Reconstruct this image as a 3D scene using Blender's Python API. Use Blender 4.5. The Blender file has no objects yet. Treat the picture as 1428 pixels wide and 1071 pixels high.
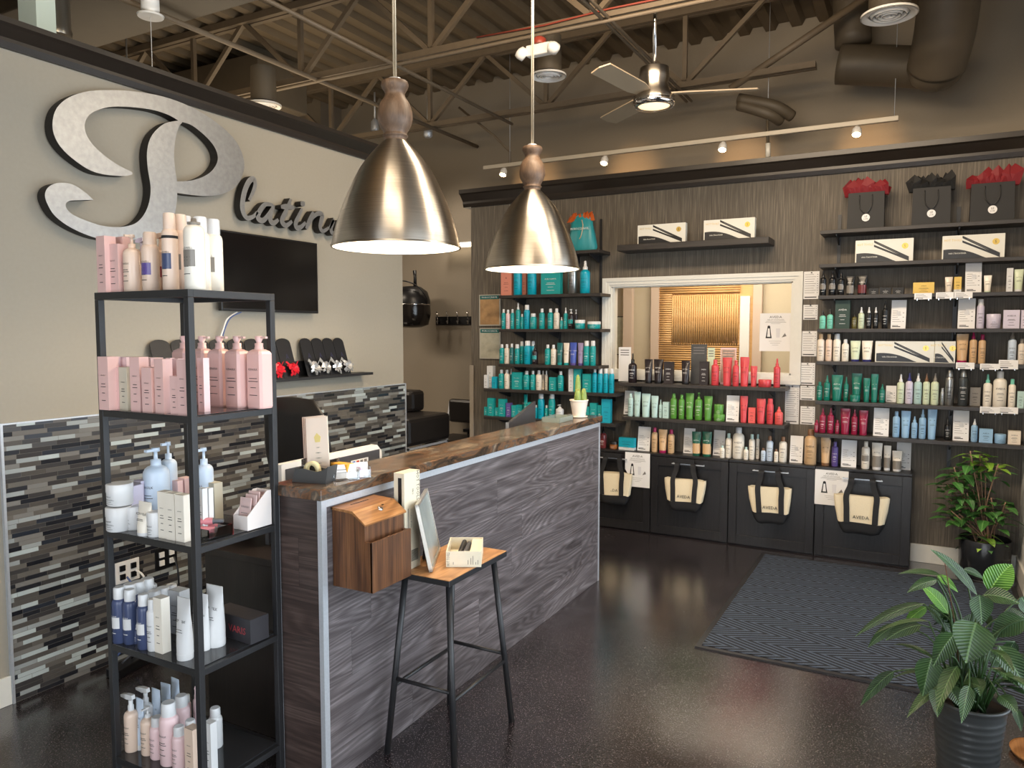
import bpy, math, random
from mathutils import Vector, Matrix
random.seed(7)
C = bpy.context.scene.collection
SC = bpy.context.scene
PI = math.pi
# ------------------------------------------------------------------ camera (calibrated)
FPX, CX, CY, H = 1048.0, 714.0, 535.5, 1.65
YAW = math.radians(28.5); TILT = math.atan2(73.5, FPX)
FW = Vector((-math.sin(YAW)*math.cos(TILT), math.cos(YAW)*math.cos(TILT), -math.sin(TILT)))
RT = Vector((math.cos(YAW), math.sin(YAW), 0)); UP = RT.cross(FW)
def ray(u, v): return FW + RT*((u-CX)/FPX) + UP*((CY-v)/FPX)
def hit(u, v, ax, c):
    d = ray(u, v); o = Vector((0, 0, H)); s = (c-o[ax])/d[ax]
    return o + d*s
def PX(u, v, c): return hit(u, v, 0, c)
def PY(u, v, c): return hit(u, v, 1, c)
def PZ(u, v, c=0.0): return hit(u, v, 2, c)
cam = bpy.data.cameras.new('camera'); cam.sensor_width = 36; cam.lens = FPX/1428*36
cam.clip_start = .05
camo = bpy.data.objects.new('camera', cam); C.objects.link(camo)
camo.matrix_world = Matrix((( RT.x, UP.x, -FW.x, 0), (RT.y, UP.y, -FW.y, 0), (RT.z, UP.z, -FW.z, H), (0, 0, 0, 1)))
SC.camera = camo
SC.view_settings.view_transform = 'Standard'; SC.view_settings.look = 'None'
SC.view_settings.gamma = 1; SC.view_settings.use_curve_mapping = False
SC.view_settings.exposure = 0.12
# ------------------------------------------------------------------ materials
def lin(c): return tuple(((x/255)/12.92 if x/255 <= .04045 else ((x/255+.055)/1.055)**2.4) for x in c) + (1.0,)
MC = {}
def base(name):
    m = bpy.data.materials.new(name); m.use_nodes = True
    return m, m.node_tree.nodes, m.node_tree.links, m.node_tree.nodes['Principled BSDF']
def M(name, rgb, rough=.5, metal=0, **k):
    if name in MC: return MC[name]
    m, N, L, b = base(name)
    b.inputs['Base Color'].default_value = lin(rgb); b.inputs['Roughness'].default_value = rough
    b.inputs['Metallic'].default_value = metal
    if 'emit' in k:
        b.inputs['Emission Color'].default_value = lin(k.get('ecol', rgb)); b.inputs['Emission Strength'].default_value = k['emit']
    if 'trans' in k: b.inputs['Transmission Weight'].default_value = k['trans']
    if 'coat' in k: b.inputs['Coat Weight'].default_value = k['coat']
    if 'alpha' in k: b.inputs['Alpha'].default_value = k['alpha']
    if 'aniso' in k: b.inputs['Anisotropic'].default_value = k['aniso']
    if 'noise' in k:      # (scale, amount) gentle colour mottling plus bump
        s, a = k['noise']
        tc = N.new('ShaderNodeTexCoord'); n = N.new('ShaderNodeTexNoise'); n.inputs['Scale'].default_value = s; n.inputs['Detail'].default_value = 4
        L.new(tc.outputs['Object'], n.inputs['Vector'])
        mx = N.new('ShaderNodeMixRGB'); mx.inputs[1].default_value = lin([x*(1-a) for x in rgb]); mx.inputs[2].default_value = lin([min(255, x*(1+a)) for x in rgb])
        L.new(n.outputs[0], mx.inputs[0]); L.new(mx.outputs[0], b.inputs['Base Color'])
        bp = N.new('ShaderNodeBump'); bp.inputs['Strength'].default_value = k.get('bump', .1); bp.inputs['Distance'].default_value = .005
        L.new(n.outputs[0], bp.inputs['Height']); L.new(bp.outputs[0], b.inputs['Normal'])
    MC[name] = m; return m
def ramp(N, stops, const=False):
    r = N.new('ShaderNodeValToRGB'); e = r.color_ramp.elements
    if const: r.color_ramp.interpolation = 'CONSTANT'
    while len(e) < len(stops): e.new(.5)
    for i, (p, c) in enumerate(stops): e[i].position = p; e[i].color = lin(c)
    return r
def math_n(N, L, op, a, b=None):
    n = N.new('ShaderNodeMath'); n.operation = op
    for i, x in enumerate((a, b)):
        if x is None: continue
        if isinstance(x, (int, float)): n.inputs[i].default_value = x
        else: L.new(x, n.inputs[i])
    return n.outputs[0]
def mapped(N, L, scale, rot=(0, 0, 0)):
    tc = N.new('ShaderNodeTexCoord'); mp = N.new('ShaderNodeMapping')
    mp.inputs['Scale'].default_value = scale; mp.inputs['Rotation'].default_value = rot
    L.new(tc.outputs['Object'], mp.inputs['Vector']); return mp.outputs[0], tc
def wood(name, stops, fig, along, rough=.45, rings=90, bump=.15, plank=None, amp=.2, fib=.75, detail=1.2):
    # fig: figure frequency per metre on x, y, z; contour lines of a smooth field give the cathedral figure, stretched noise the fibres
    m, N, L, b = base(name); tc = N.new('ShaderNodeTexCoord'); src = tc.outputs['Object']; br = None
    if plank:      # (axis along, axis across, length, height)
        al, ac, ln, ht = plank
        sp = N.new('ShaderNodeSeparateXYZ'); L.new(src, sp.inputs[0])
        row = math_n(N, L, 'FLOOR', math_n(N, L, 'DIVIDE', sp.outputs[ac], ht))
        wn = N.new('ShaderNodeTexWhiteNoise'); wn.noise_dimensions = '1D'; L.new(row, wn.inputs['W'])
        u = math_n(N, L, 'ADD', math_n(N, L, 'DIVIDE', sp.outputs[al], ln), wn.outputs[0])
        fu = math_n(N, L, 'FRACT', u); fv = math_n(N, L, 'FRACT', math_n(N, L, 'DIVIDE', sp.outputs[ac], ht))
        e = math_n(N, L, 'MINIMUM', math_n(N, L, 'MULTIPLY', fu, ln), math_n(N, L, 'MULTIPLY', fv, ht))
        seam = math_n(N, L, 'GREATER_THAN', e, .0016)
        cell = math_n(N, L, 'ADD', math_n(N, L, 'MULTIPLY', row, 7.3), math_n(N, L, 'FLOOR', u))
        w2 = N.new('ShaderNodeTexWhiteNoise'); w2.noise_dimensions = '1D'; L.new(cell, w2.inputs['W'])
        br = math_n(N, L, 'ADD', math_n(N, L, 'MULTIPLY', w2.outputs[0], .28), .86)
        br = math_n(N, L, 'MULTIPLY', br, math_n(N, L, 'ADD', math_n(N, L, 'MULTIPLY', seam, .5), .5))
        cb = N.new('ShaderNodeCombineXYZ')
        for i in range(3): L.new(math_n(N, L, 'MULTIPLY', w2.outputs[0], 9.0), cb.inputs[i])
        of = N.new('ShaderNodeVectorMath'); of.operation = 'ADD'; L.new(src, of.inputs[0]); L.new(cb.outputs[0], of.inputs[1]); src = of.outputs[0]
    mp = N.new('ShaderNodeMapping'); mp.inputs['Scale'].default_value = fig; L.new(src, mp.inputs['Vector'])
    n2 = N.new('ShaderNodeTexNoise'); n2.inputs['Scale'].default_value = 1; n2.inputs['Detail'].default_value = detail; n2.inputs['Distortion'].default_value = .25; L.new(mp.outputs[0], n2.inputs['Vector'])
    mf = N.new('ShaderNodeMapping'); mf.inputs['Scale'].default_value = [5.0 if i == along else 170.0 for i in range(3)]; L.new(src, mf.inputs['Vector'])
    n1 = N.new('ShaderNodeTexNoise'); n1.inputs['Scale'].default_value = 1; n1.inputs['Detail'].default_value = 5; n1.inputs['Roughness'].default_value = .6; L.new(mf.outputs[0], n1.inputs['Vector'])
    ml = N.new('ShaderNodeMapping'); ml.inputs['Scale'].default_value = [1.6 if i == along else 22.0 for i in range(3)]; L.new(src, ml.inputs['Vector'])
    n3 = N.new('ShaderNodeTexNoise'); n3.inputs['Scale'].default_value = 1; n3.inputs['Detail'].default_value = 3; L.new(ml.outputs[0], n3.inputs['Vector'])
    s = math_n(N, L, 'SINE', math_n(N, L, 'ADD', math_n(N, L, 'MULTIPLY', n2.outputs[0], rings), math_n(N, L, 'MULTIPLY', n1.outputs[0], 2.2)))
    s = math_n(N, L, 'MULTIPLY', s, amp)
    fac = math_n(N, L, 'ADD', s, math_n(N, L, 'ADD', math_n(N, L, 'MULTIPLY', n1.outputs[0], fib), math_n(N, L, 'MULTIPLY', n3.outputs[0], 1-fib)))
    r = ramp(N, stops); L.new(fac, r.inputs[0]); col = r.outputs[0]
    if br is not None:
        mx = N.new('ShaderNodeVectorMath'); mx.operation = 'SCALE'; L.new(col, mx.inputs[0]); L.new(br, mx.inputs['Scale']); col = mx.outputs[0]
    L.new(col, b.inputs['Base Color']); b.inputs['Roughness'].default_value = rough
    bp = N.new('ShaderNodeBump'); bp.inputs['Strength'].default_value = bump; bp.inputs['Distance'].default_value = .002
    L.new(fac, bp.inputs['Height']); L.new(bp.outputs[0], b.inputs['Normal'])
    MC[name] = m; return m
def tile_mat():
    m, N, L, b = base('glass_mosaic_tile')
    tc = N.new('ShaderNodeTexCoord'); sp = N.new('ShaderNodeSeparateXYZ'); L.new(tc.outputs['Object'], sp.inputs[0])
    hh = .0205
    rz = math_n(N, L, 'DIVIDE', sp.outputs[2], hh); row = math_n(N, L, 'FLOOR', rz)
    wn = N.new('ShaderNodeTexWhiteNoise'); wn.noise_dimensions = '1D'; L.new(row, wn.inputs['W'])
    ln = math_n(N, L, 'ADD', math_n(N, L, 'MULTIPLY', wn.outputs[0], .085), .075)
    w3 = N.new('ShaderNodeTexWhiteNoise'); w3.noise_dimensions = '1D'; L.new(math_n(N, L, 'ADD', row, 31.7), w3.inputs['W'])
    u = math_n(N, L, 'ADD', math_n(N, L, 'DIVIDE', sp.outputs[1], ln), math_n(N, L, 'MULTIPLY', w3.outputs[0], 5.0))
    idx = math_n(N, L, 'FLOOR', u)
    cb = N.new('ShaderNodeCombineXYZ'); L.new(idx, cb.inputs[0]); L.new(row, cb.inputs[1])
    w2 = N.new('ShaderNodeTexWhiteNoise'); w2.noise_dimensions = '2D'; L.new(cb.outputs[0], w2.inputs['Vector'])
    r = ramp(N, [(0, (62, 60, 60)), (.2, (34, 35, 40)), (.33, (118, 116, 112)), (.47, (82, 78, 74)), (.6, (150, 156, 156)), (.72, (98, 94, 88)), (.84, (44, 48, 56)), (.93, (176, 186, 186))], True)
    L.new(w2.outputs[0], r.inputs[0])
    fu = math_n(N, L, 'MULTIPLY', math_n(N, L, 'FRACT', u), ln); fv = math_n(N, L, 'MULTIPLY', math_n(N, L, 'FRACT', rz), hh)
    seam = math_n(N, L, 'GREATER_THAN', math_n(N, L, 'MINIMUM', fu, fv), .0014)
    mx = N.new('ShaderNodeMixRGB'); L.new(seam, mx.inputs[0]); mx.inputs[1].default_value = lin((96, 92, 86)); L.new(r.outputs[0], mx.inputs[2])
    L.new(mx.outputs[0], b.inputs['Base Color'])
    ro = math_n(N, L, 'ADD', math_n(N, L, 'MULTIPLY', math_n(N, L, 'FRACT', math_n(N, L, 'MULTIPLY', w2.outputs[0], 17.0)), .3), .14)
    ro = math_n(N, L, 'ADD', ro, math_n(N, L, 'MULTIPLY', math_n(N, L, 'SUBTRACT', 1.0, seam), .4))
    L.new(ro, b.inputs['Roughness'])
    bp = N.new('ShaderNodeBump'); bp.inputs['Strength'].default_value = .4; bp.inputs['Distance'].default_value = .002
    L.new(seam, bp.inputs['Height']); L.new(bp.outputs[0], b.inputs['Normal'])
    MC['tile'] = m; return m
def panel_mat():       # dark wallpaper with fine vertical strie
    m, N, L, b = base('dark_strie_wallpaper'); v, tc = mapped(N, L, (70, 70, 2.2))
    n = N.new('ShaderNodeTexNoise'); n.inputs['Scale'].default_value = 2.2; n.inputs['Detail'].default_value = 5; L.new(v, n.inputs['Vector'])
    r = ramp(N, [(.3, (76, 69, 60)), (.55, (97, 89, 78)), (.75, (124, 115, 102))]); L.new(n.outputs[0], r.inputs[0])
    L.new(r.outputs[0], b.inputs['Base Color']); b.inputs['Roughness'].default_value = .62
    bp = N.new('ShaderNodeBump'); bp.inputs['Strength'].default_value = .3; bp.inputs['Distance'].default_value = .003
    L.new(n.outputs[0], bp.inputs['Height']); L.new(bp.outputs[0], b.inputs['Normal']); return m
def floor_mat():
    m, N, L, b = base('stained_polished_concrete'); v, tc = mapped(N, L, (1, 1, 1))
    n = N.new('ShaderNodeTexNoise'); n.inputs['Scale'].default_value = 2.3; n.inputs['Detail'].default_value = 9; n.inputs['Roughness'].default_value = .65; L.new(v, n.inputs['Vector'])
    r = ramp(N, [(.3, (26, 22, 24)), (.5, (35, 30, 33)), (.68, (46, 40, 43)), (.85, (60, 53, 56))]); L.new(n.outputs[0], r.inputs[0])
    s = N.new('ShaderNodeTexVoronoi'); s.inputs['Scale'].default_value = 150; L.new(v, s.inputs['Vector'])
    w = N.new('ShaderNodeTexNoise'); w.inputs['Scale'].default_value = 130; w.inputs['Detail'].default_value = 3; L.new(v, w.inputs['Vector'])
    sp = math_n(N, L, 'MULTIPLY', math_n(N, L, 'LESS_THAN', s.outputs['Distance'], .34), math_n(N, L, 'GREATER_THAN', w.outputs[0], .5))
    mx = N.new('ShaderNodeMixRGB'); L.new(sp, mx.inputs[0]); L.new(r.outputs[0], mx.inputs[1]); mx.inputs[2].default_value = lin((98, 90, 92))
    L.new(mx.outputs[0], b.inputs['Base Color'])
    n3 = N.new('ShaderNodeTexNoise'); n3.inputs['Scale'].default_value = 3.1; n3.inputs['Detail'].default_value = 6; L.new(v, n3.inputs['Vector'])
    L.new(math_n(N, L, 'ADD', math_n(N, L, 'MULTIPLY', n3.outputs[0], .3), .06), b.inputs['Roughness']); b.inputs['Coat Weight'].default_value = .8; b.inputs['Coat Roughness'].default_value = .11; b.inputs['Coat IOR'].default_value = 1.7
    bp = N.new('ShaderNodeBump'); bp.inputs['Strength'].default_value = .2; bp.inputs['Distance'].default_value = .003; L.new(bp.outputs[0], b.inputs['Coat Normal'])
    L.new(w.outputs[0], bp.inputs['Height']); L.new(bp.outputs[0], b.inputs['Normal']); return m
def mat_mat():         # entrance mat: rows of herringbone ribs
    m, N, L, b = base('ribbed_entrance_carpet'); tc = N.new('ShaderNodeTexCoord'); sp = N.new('ShaderNodeSeparateXYZ'); L.new(tc.outputs['Object'], sp.inputs[0])
    bw = .13
    fy = math_n(N, L, 'FRACT', math_n(N, L, 'DIVIDE', sp.outputs[1], 2*bw))
    tri = math_n(N, L, 'ABSOLUTE', math_n(N, L, 'SUBTRACT', fy, .5))
    ph = math_n(N, L, 'ADD', math_n(N, L, 'MULTIPLY', sp.outputs[0], 95.0), math_n(N, L, 'MULTIPLY', tri, 2*bw*200.0))
    s = math_n(N, L, 'SINE', ph)
    nz = N.new('ShaderNodeTexNoise'); nz.inputs['Scale'].default_value = 260; L.new(tc.outputs['Object'], nz.inputs['Vector'])
    fac = math_n(N, L, 'ADD', math_n(N, L, 'MULTIPLY', s, .36), nz.outputs[0])
    r = ramp(N, [(.22, (8, 10, 15)), (.5, (38, 45, 58)), (.8, (76, 87, 104))]); L.new(fac, r.inputs[0]); L.new(r.outputs[0], b.inputs['Base Color'])
    b.inputs['Roughness'].default_value = .9
    bp = N.new('ShaderNodeBump'); bp.inputs['Strength'].default_value = .8; bp.inputs['Distance'].default_value = .004
    L.new(fac, bp.inputs['Height']); L.new(bp.outputs[0], b.inputs['Normal']); return m
def stone_mat():       # fantasy-brown laminate of the counter top
    m, N, L, b = base('brown_stone_laminate'); v, tc = mapped(N, L, (3.2, 1.1, 3.2), (0, 0, .35))
    n = N.new('ShaderNodeTexNoise'); n.inputs['Scale'].default_value = 2.4; n.inputs['Detail'].default_value = 8; n.inputs['Distortion'].default_value = 2.2
    n.inputs['Roughness'].default_value = .6; L.new(v, n.inputs['Vector'])
    r = ramp(N, [(.26, (26, 24, 23)), (.42, (66, 54, 44)), (.5, (112, 80, 56)), (.56, (76, 70, 64)), (.66, (140, 122, 102)), (.8, (52, 50, 48))])
    L.new(n.outputs[0], r.inputs[0]); L.new(r.outputs[0], b.inputs['Base Color']); b.inputs['Roughness'].default_value = .16; return m
def steel_mat():
    m, N, L, b = base('brushed_nickel'); v, tc = mapped(N, L, (1, 1, 160))
    n = N.new('ShaderNodeTexNoise'); n.inputs['Scale'].default_value = 6; n.inputs['Detail'].default_value = 3; L.new(v, n.inputs['Vector'])
    r = ramp(N, [(.3, (176, 168, 156)), (.7, (206, 198, 186))]); L.new(n.outputs[0], r.inputs[0]); L.new(r.outputs[0], b.inputs['Base Color'])
    b.inputs['Metallic'].default_value = 1; b.inputs['Roughness'].default_value = .3; b.inputs['Anisotropic'].default_value = .8; b.inputs['Anisotropic Rotation'].default_value = .25
    tg = N.new('ShaderNodeTangent'); tg.direction_type = 'RADIAL'; tg.axis = 'Z'; L.new(tg.outputs[0], b.inputs['Tangent']); return m
def leaf_mat(name, a, c, rib):
    m, N, L, b = base(name); tc = N.new('ShaderNodeTexCoord')
    n = N.new('ShaderNodeTexNoise'); n.inputs['Scale'].default_value = 9; L.new(tc.outputs['Object'], n.inputs['Vector'])
    r = ramp(N, [(.3, a), (.7, c)]); L.new(n.outputs[0], r.inputs[0])
    uv = N.new('ShaderNodeUVMap'); sp = N.new('ShaderNodeSeparateXYZ'); L.new(uv.outputs[0], sp.inputs[0])
    ac = math_n(N, L, 'ABSOLUTE', math_n(N, L, 'SUBTRACT', sp.outputs[0], .5))
    st = math_n(N, L, 'SINE', math_n(N, L, 'MULTIPLY', math_n(N, L, 'SUBTRACT', sp.outputs[1], math_n(N, L, 'MULTIPLY', ac, .5)), 80.0))
    mid = math_n(N, L, 'LESS_THAN', ac, .025)
    mx = N.new('ShaderNodeMixRGB'); L.new(math_n(N, L, 'MAXIMUM', mid, math_n(N, L, 'MULTIPLY', math_n(N, L, 'GREATER_THAN', st, .8), .45)), mx.inputs[0])
    L.new(r.outputs[0], mx.inputs[1]); mx.inputs[2].default_value = lin(rib)
    L.new(mx.outputs[0], b.inputs['Base Color']); b.inputs['Roughness'].default_value = .34
    bp = N.new('ShaderNodeBump'); bp.inputs['Strength'].default_value = .5; bp.inputs['Distance'].default_value = .002
    L.new(st, bp.inputs['Height']); L.new(bp.outputs[0], b.inputs['Normal'])
    b.inputs['Subsurface Weight'].default_value = .0
    return m
def glass_mat(name, tint=(1, 1, 1), gloss=.08, rough=.0):
    m = bpy.data.materials.new(name); m.use_nodes = True; N = m.node_tree.nodes; L = m.node_tree.links; N.clear()
    o = N.new('ShaderNodeOutputMaterial'); t = N.new('ShaderNodeBsdfTransparent'); g = N.new('ShaderNodeBsdfGlossy'); x = N.new('ShaderNodeMixShader')
    t.inputs[0].default_value = tint + (1,); g.inputs['Roughness'].default_value = rough
    fr = N.new('ShaderNodeFresnel'); fr.inputs[0].default_value = 1.5
    L.new(math_n(N, L, 'ADD', fr.outputs[0], gloss-.04), x.inputs[0]); L.new(t.outputs[0], x.inputs[1]); L.new(g.outputs[0], x.inputs[2]); L.new(x.outputs[0], o.inputs[0])
    return m
# ------------------------------------------------------------------ mesh builder
TXT = {}
def text_geo(s):
    if s in TXT: return TXT[s]
    cu = bpy.data.curves.new('t', 'FONT'); cu.body = s; cu.size = 1; cu.resolution_u = 1; cu.align_x = 'CENTER'
    ob = bpy.data.objects.new('t', cu); me = bpy.data.meshes.new_from_object(ob)
    r = ([tuple(v.co) for v in me.vertices], [tuple(p.vertices) for p in me.polygons])
    bpy.data.objects.remove(ob); bpy.data.curves.remove(cu); bpy.data.meshes.remove(me)
    TXT[s] = r; return r
class MB:
    def __init__(s): s.v = []; s.f = []; s.m = []; s.sm = []; s.T = Matrix.Identity(4); s.uv = {}
    def add(s, vs, fs, m=0, smooth=False, uvs=None):
        o = len(s.v); s.v += [tuple(s.T @ Vector(v)) for v in vs]
        for i, f in enumerate(fs):
            if uvs: s.uv[len(s.f)] = [uvs[j] for j in f]
            s.f.append(tuple(o+j for j in f)); s.m.append(m); s.sm.append(smooth)
        return s
    def box(s, x0, x1, y0, y1, z0, z1, m=0):
        vs = [(x, y, z) for x in (x0, x1) for y in (y0, y1) for z in (z0, z1)]
        return s.add(vs, [(0, 1, 3, 2), (4, 6, 7, 5), (0, 4, 5, 1), (2, 3, 7, 6), (0, 2, 6, 4), (1, 5, 7, 3)], m)
    def quad(s, a, b, c, d, m=0): return s.add([a, b, c, d], [(0, 1, 2, 3)], m)
    def lathe(s, prof, seg=16, c=(0, 0, 0), m=0, smooth=True, sx=1, sy=1, closed=True):
        vs = []; n = len(prof)
        for r, z in prof:
            for k in range(seg):
                a = 2*PI*k/seg; vs.append((c[0]+r*sx*math.cos(a), c[1]+r*sy*math.sin(a), c[2]+z))
        fs = [(i*seg+k, i*seg+(k+1) % seg, (i+1)*seg+(k+1) % seg, (i+1)*seg+k) for i in range(n-1) for k in range(seg)]
        s.add(vs, fs, m, smooth)
        if closed:
            if prof[0][0] > 1e-5: s.add(vs[:seg], [tuple(reversed(range(seg)))], m)
            if prof[-1][0] > 1e-5: s.add(vs[-seg:], [tuple(range(seg))], m)
        return s
    def tube(s, pts, r, seg=8, m=0, smooth=True):
        pts = [Vector(p) for p in pts]; n = len(pts); vs = []
        rs = r if isinstance(r, (list, tuple)) else [r]*n
        d0 = (pts[1]-pts[0]).normalized(); u = d0.orthogonal().normalized()
        for i, p in enumerate(pts):
            d = ((pts[min(i+1, n-1)]-p).normalized() + (p-pts[max(i-1, 0)]).normalized())
            d = d.normalized() if d.length > 1e-6 else d0
            u = (u - d*u.dot(d)); u = u.normalized() if u.length > 1e-6 else d.orthogonal().normalized()
            w = d.cross(u)
            for k in range(seg):
                a = 2*PI*k/seg; vs.append(tuple(p + (u*math.cos(a)+w*math.sin(a))*rs[i]))
        fs = [(i*seg+k, i*seg+(k+1) % seg, (i+1)*seg+(k+1) % seg, (i+1)*seg+k) for i in range(n-1) for k in range(seg)]
        fs += [tuple(reversed(range(seg))), tuple(range((n-1)*seg, n*seg))]
        return s.add(vs, fs, m, smooth)
    def bar(s, a, b, w, h, m=0):      # rectangular bar between two points
        a = Vector(a); b = Vector(b); d = (b-a).normalized(); up = Vector((0, 0, 1)) if abs(d.z) < .95 else Vector((0, 1, 0))
        x = d.cross(up).normalized()*w/2; y = x.cross(d).normalized()*h/2
        vs = [tuple(p+i*x+j*y) for p in (a, b) for i, j in ((-1, -1), (1, -1), (1, 1), (-1, 1))]
        return s.add(vs, [(0, 3, 2, 1), (4, 5, 6, 7)]+[(k, (k+1) % 4, 4+(k+1) % 4, 4+k) for k in range(4)], m)
    def prism(s, poly, ax, c0, c1, m=0, ms=None, smooth=False):   # poly in the two other axes, extruded along ax
        def P(a, b, c): return [(c, a, b), (a, c, b), (a, b, c)][ax]
        n = len(poly); vs = [P(a, b, c0) for a, b in poly]+[P(a, b, c1) for a, b in poly]
        s.add(vs, [tuple(range(n)), tuple(range(n, 2*n))], m)
        return s.add(vs, [(i, (i+1) % n, n+(i+1) % n, n+i) for i in range(n)], m if ms is None else ms, smooth)
    def text(s, t, o, size, rt=(1, 0, 0), up=(0, 0, 1), m=1, wrap=0, sq=1.0):
        vs, fs = text_geo(t); rt = Vector(rt); up = Vector(up); nn = rt.cross(up); o = Vector(o); out = []
        for x, y, _ in vs:
            x *= size*sq; y *= size
            if wrap: a = x/wrap; out.append(tuple(o + rt*(wrap*math.sin(a)) + up*y + nn*(wrap*(math.cos(a)-1))))
            else: out.append(tuple(o+rt*x+up*y))
        return s.add(out, fs, m)
    def arc(s, r, z0, z1, a=.7, m=1, c=(0, 0), a0=0):         # curved label patch facing -y
        k = 6; vs = []
        for i in range(k+1):
            t = a0-a+2*a*i/k; x = c[0]+r*math.sin(t); y = c[1]-r*math.cos(t); vs += [(x, y, z0), (x, y, z1)]
        return s.add(vs, [(2*i, 2*i+2, 2*i+3, 2*i+1) for i in range(k)], m, True)
    def build(s, name, mats, parent=None, bevel=0, smooth_all=False):
        me = bpy.data.meshes.new(name); me.from_pydata(s.v, [], s.f)
        if not isinstance(mats, (list, tuple)): mats = [mats]
        for mt in mats: me.materials.append(mt)
        me.polygons.foreach_set('material_index', s.m); me.polygons.foreach_set('use_smooth', [True]*len(s.f) if smooth_all else s.sm)
        if s.uv:
            ul = me.uv_layers.new(name='UVMap')
            for p in me.polygons:
                if p.index in s.uv:
                    for k, li in enumerate(p.loop_indices): ul.data[li].uv = s.uv[p.index][k]
        me.update()
        o = bpy.data.objects.new(name, me); C.objects.link(o)
        if parent: o.parent = parent
        if bevel:
            b = o.modifiers.new('b', 'BEVEL'); b.width = bevel; b.segments = 2; b.limit_method = 'ANGLE'; b.angle_limit = .7
        return o
def thing(name, label, cat, loc=(0, 0, 0), rz=0, group=None):
    o = bpy.data.objects.new(name, None); C.objects.link(o); o.location = loc; o.rotation_euler = (0, 0, rz); o.empty_display_size = .05
    o['label'] = label; o['category'] = cat
    if group: o['group'] = group
    return o
def tag(o, label, cat, group=None, kind=None):
    o['label'] = label; o['category'] = cat
    if group: o['group'] = group
    if kind: o['kind'] = kind
    return o
def struct(o, label=None):
    o['kind'] = 'structure'
    if label: o['label'] = label; 
    return o
def smooth_poly(pts, k=5, closed=True):
    n = len(pts); out = []
    rng = range(n) if closed else range(n-1)
    for i in rng:
        p = [pts[(i+j) % n] if closed else pts[max(0, min(n-1, i+j))] for j in (-1, 0, 1, 2)]
        for t in range(k):
            t /= k
            out.append(tuple(.5*((2*p[1][d]) + (-p[0][d]+p[2][d])*t + (2*p[0][d]-5*p[1][d]+4*p[2][d]-p[3][d])*t*t + (-p[0][d]+3*p[1][d]-3*p[2][d]+p[3][d])*t**3) for d in range(len(pts[0]))))
    if not closed: out.append(tuple(pts[-1]))
    return out
# ------------------------------------------------------------------ shared materials
paint = M('warm_grey_wall_paint', (152, 145, 131), .7, noise=(60, .02), bump=.05)
paint2 = M('taupe_wall_paint', (142, 132, 117), .75, noise=(60, .02), bump=.05)
white_trim = M('white_trim_paint', (222, 220, 212), .4, noise=(30, .02), bump=.03)
dark_trim = M('espresso_moulding', (42, 36, 31), .36, noise=(40, .08), bump=.05)
blackm = M('black_powder_coated_metal', (34, 34, 36), .42, noise=(200, .05), bump=.03)
shelfm = M('charcoal_shelf_laminate', (48, 45, 44), .4, noise=(50, .06), bump=.04)
blackp = M('black_plastic', (20, 20, 22), .35); greyp = M('dark_grey_plastic', (74, 74, 78), .4)
chrome = M('polished_chrome', (210, 210, 212), .12, 1); alum = M('brushed_aluminium', (196, 200, 206), .38, .45, noise=(120, .05), bump=.05)
whitep = M('white_plastic', (232, 230, 226), .35); paper = M('white_paper', (232, 230, 228), .7); ink = M('black_ink', (28, 28, 30), .7)
greyink = M('grey_ink', (120, 116, 114), .7)
deckm = M('painted_steel_deck', (104, 90, 70), .6, noise=(8, .06), bump=.05); joistm = M('painted_steel_joist', (112, 98, 80), .55, noise=(20, .07), bump=.05)
ductm = M('painted_duct', (84, 75, 62), .55, noise=(9, .06), bump=.05); steel = steel_mat(); stone = stone_mat(); panel = panel_mat()
plank = wood('grey_oak_plank', [(.24, (52, 46, 46)), (.42, (80, 73, 74)), (.58, (104, 97, 98)), (.8, (146, 139, 140))], (4, 1.0, 7), 1, .4, 120, .2, (1, 2, 1.25, .182), .07, .5, 0.3)
plank_end = wood('brown_oak_plank', [(.24, (40, 31, 29)), (.5, (66, 53, 49)), (.8, (98, 83, 77))], (1.0, 4, 7), 0, .45, 110, .2, (0, 2, 1.25, .182), .06, .5, .3)
black_wood = wood('black_brown_wood', [(.3, (20, 19, 20)), (.6, (33, 31, 32)), (.85, (48, 46, 46))], (9, 9, 1.5), 2, .4, 60, .1, None, .05)
shelf_wood = wood('espresso_wood', [(.3, (38, 34, 32)), (.6, (52, 47, 44)), (.85, (70, 64, 60))], (1.5, 9, 9), 0, .45, 60, .08, None, .05)
desk_wood = wood('dark_desk_wood', [(.3, (26, 21, 19)), (.6, (38, 31, 28)), (.85, (54, 46, 42))], (9, 9, 1.5), 2, .4, 60, .1, None, .05)
box_wood = wood('walnut_stained_pine', [(.2, (44, 26, 15)), (.42, (78, 48, 28)), (.6, (108, 70, 42)), (.85, (146, 102, 66))], (7, 7, 1.0), 2, .42, 50, .2, None, .07, .6)
lid_wood = wood('golden_stained_pine', [(.2, (90, 54, 26)), (.42, (136, 90, 48)), (.6, (166, 116, 68)), (.85, (196, 150, 98))], (9, 1.6, 9), 1, .34, 50, .2, None, .07, .6)
seat_wood = wood('oak_seat', [(.2, (124, 84, 50)), (.45, (164, 118, 74)), (.85, (204, 158, 110))], (10, 2.5, 10), 1, .42, 60, .12, None, .1, .6)
lamp_wood = wood('weathered_turned_wood', [(.2, (70, 54, 42)), (.5, (96, 76, 60)), (.85, (126, 102, 82))], (10, 10, 3), 2, .5, 50, .15, None, .1, .6)
bamboo = wood('honey_bamboo', [(.2, (190, 142, 84)), (.5, (218, 172, 112)), (.85, (236, 198, 142))], (4, 4, 4), 0, .5, 20, .05, None, .04)
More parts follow.
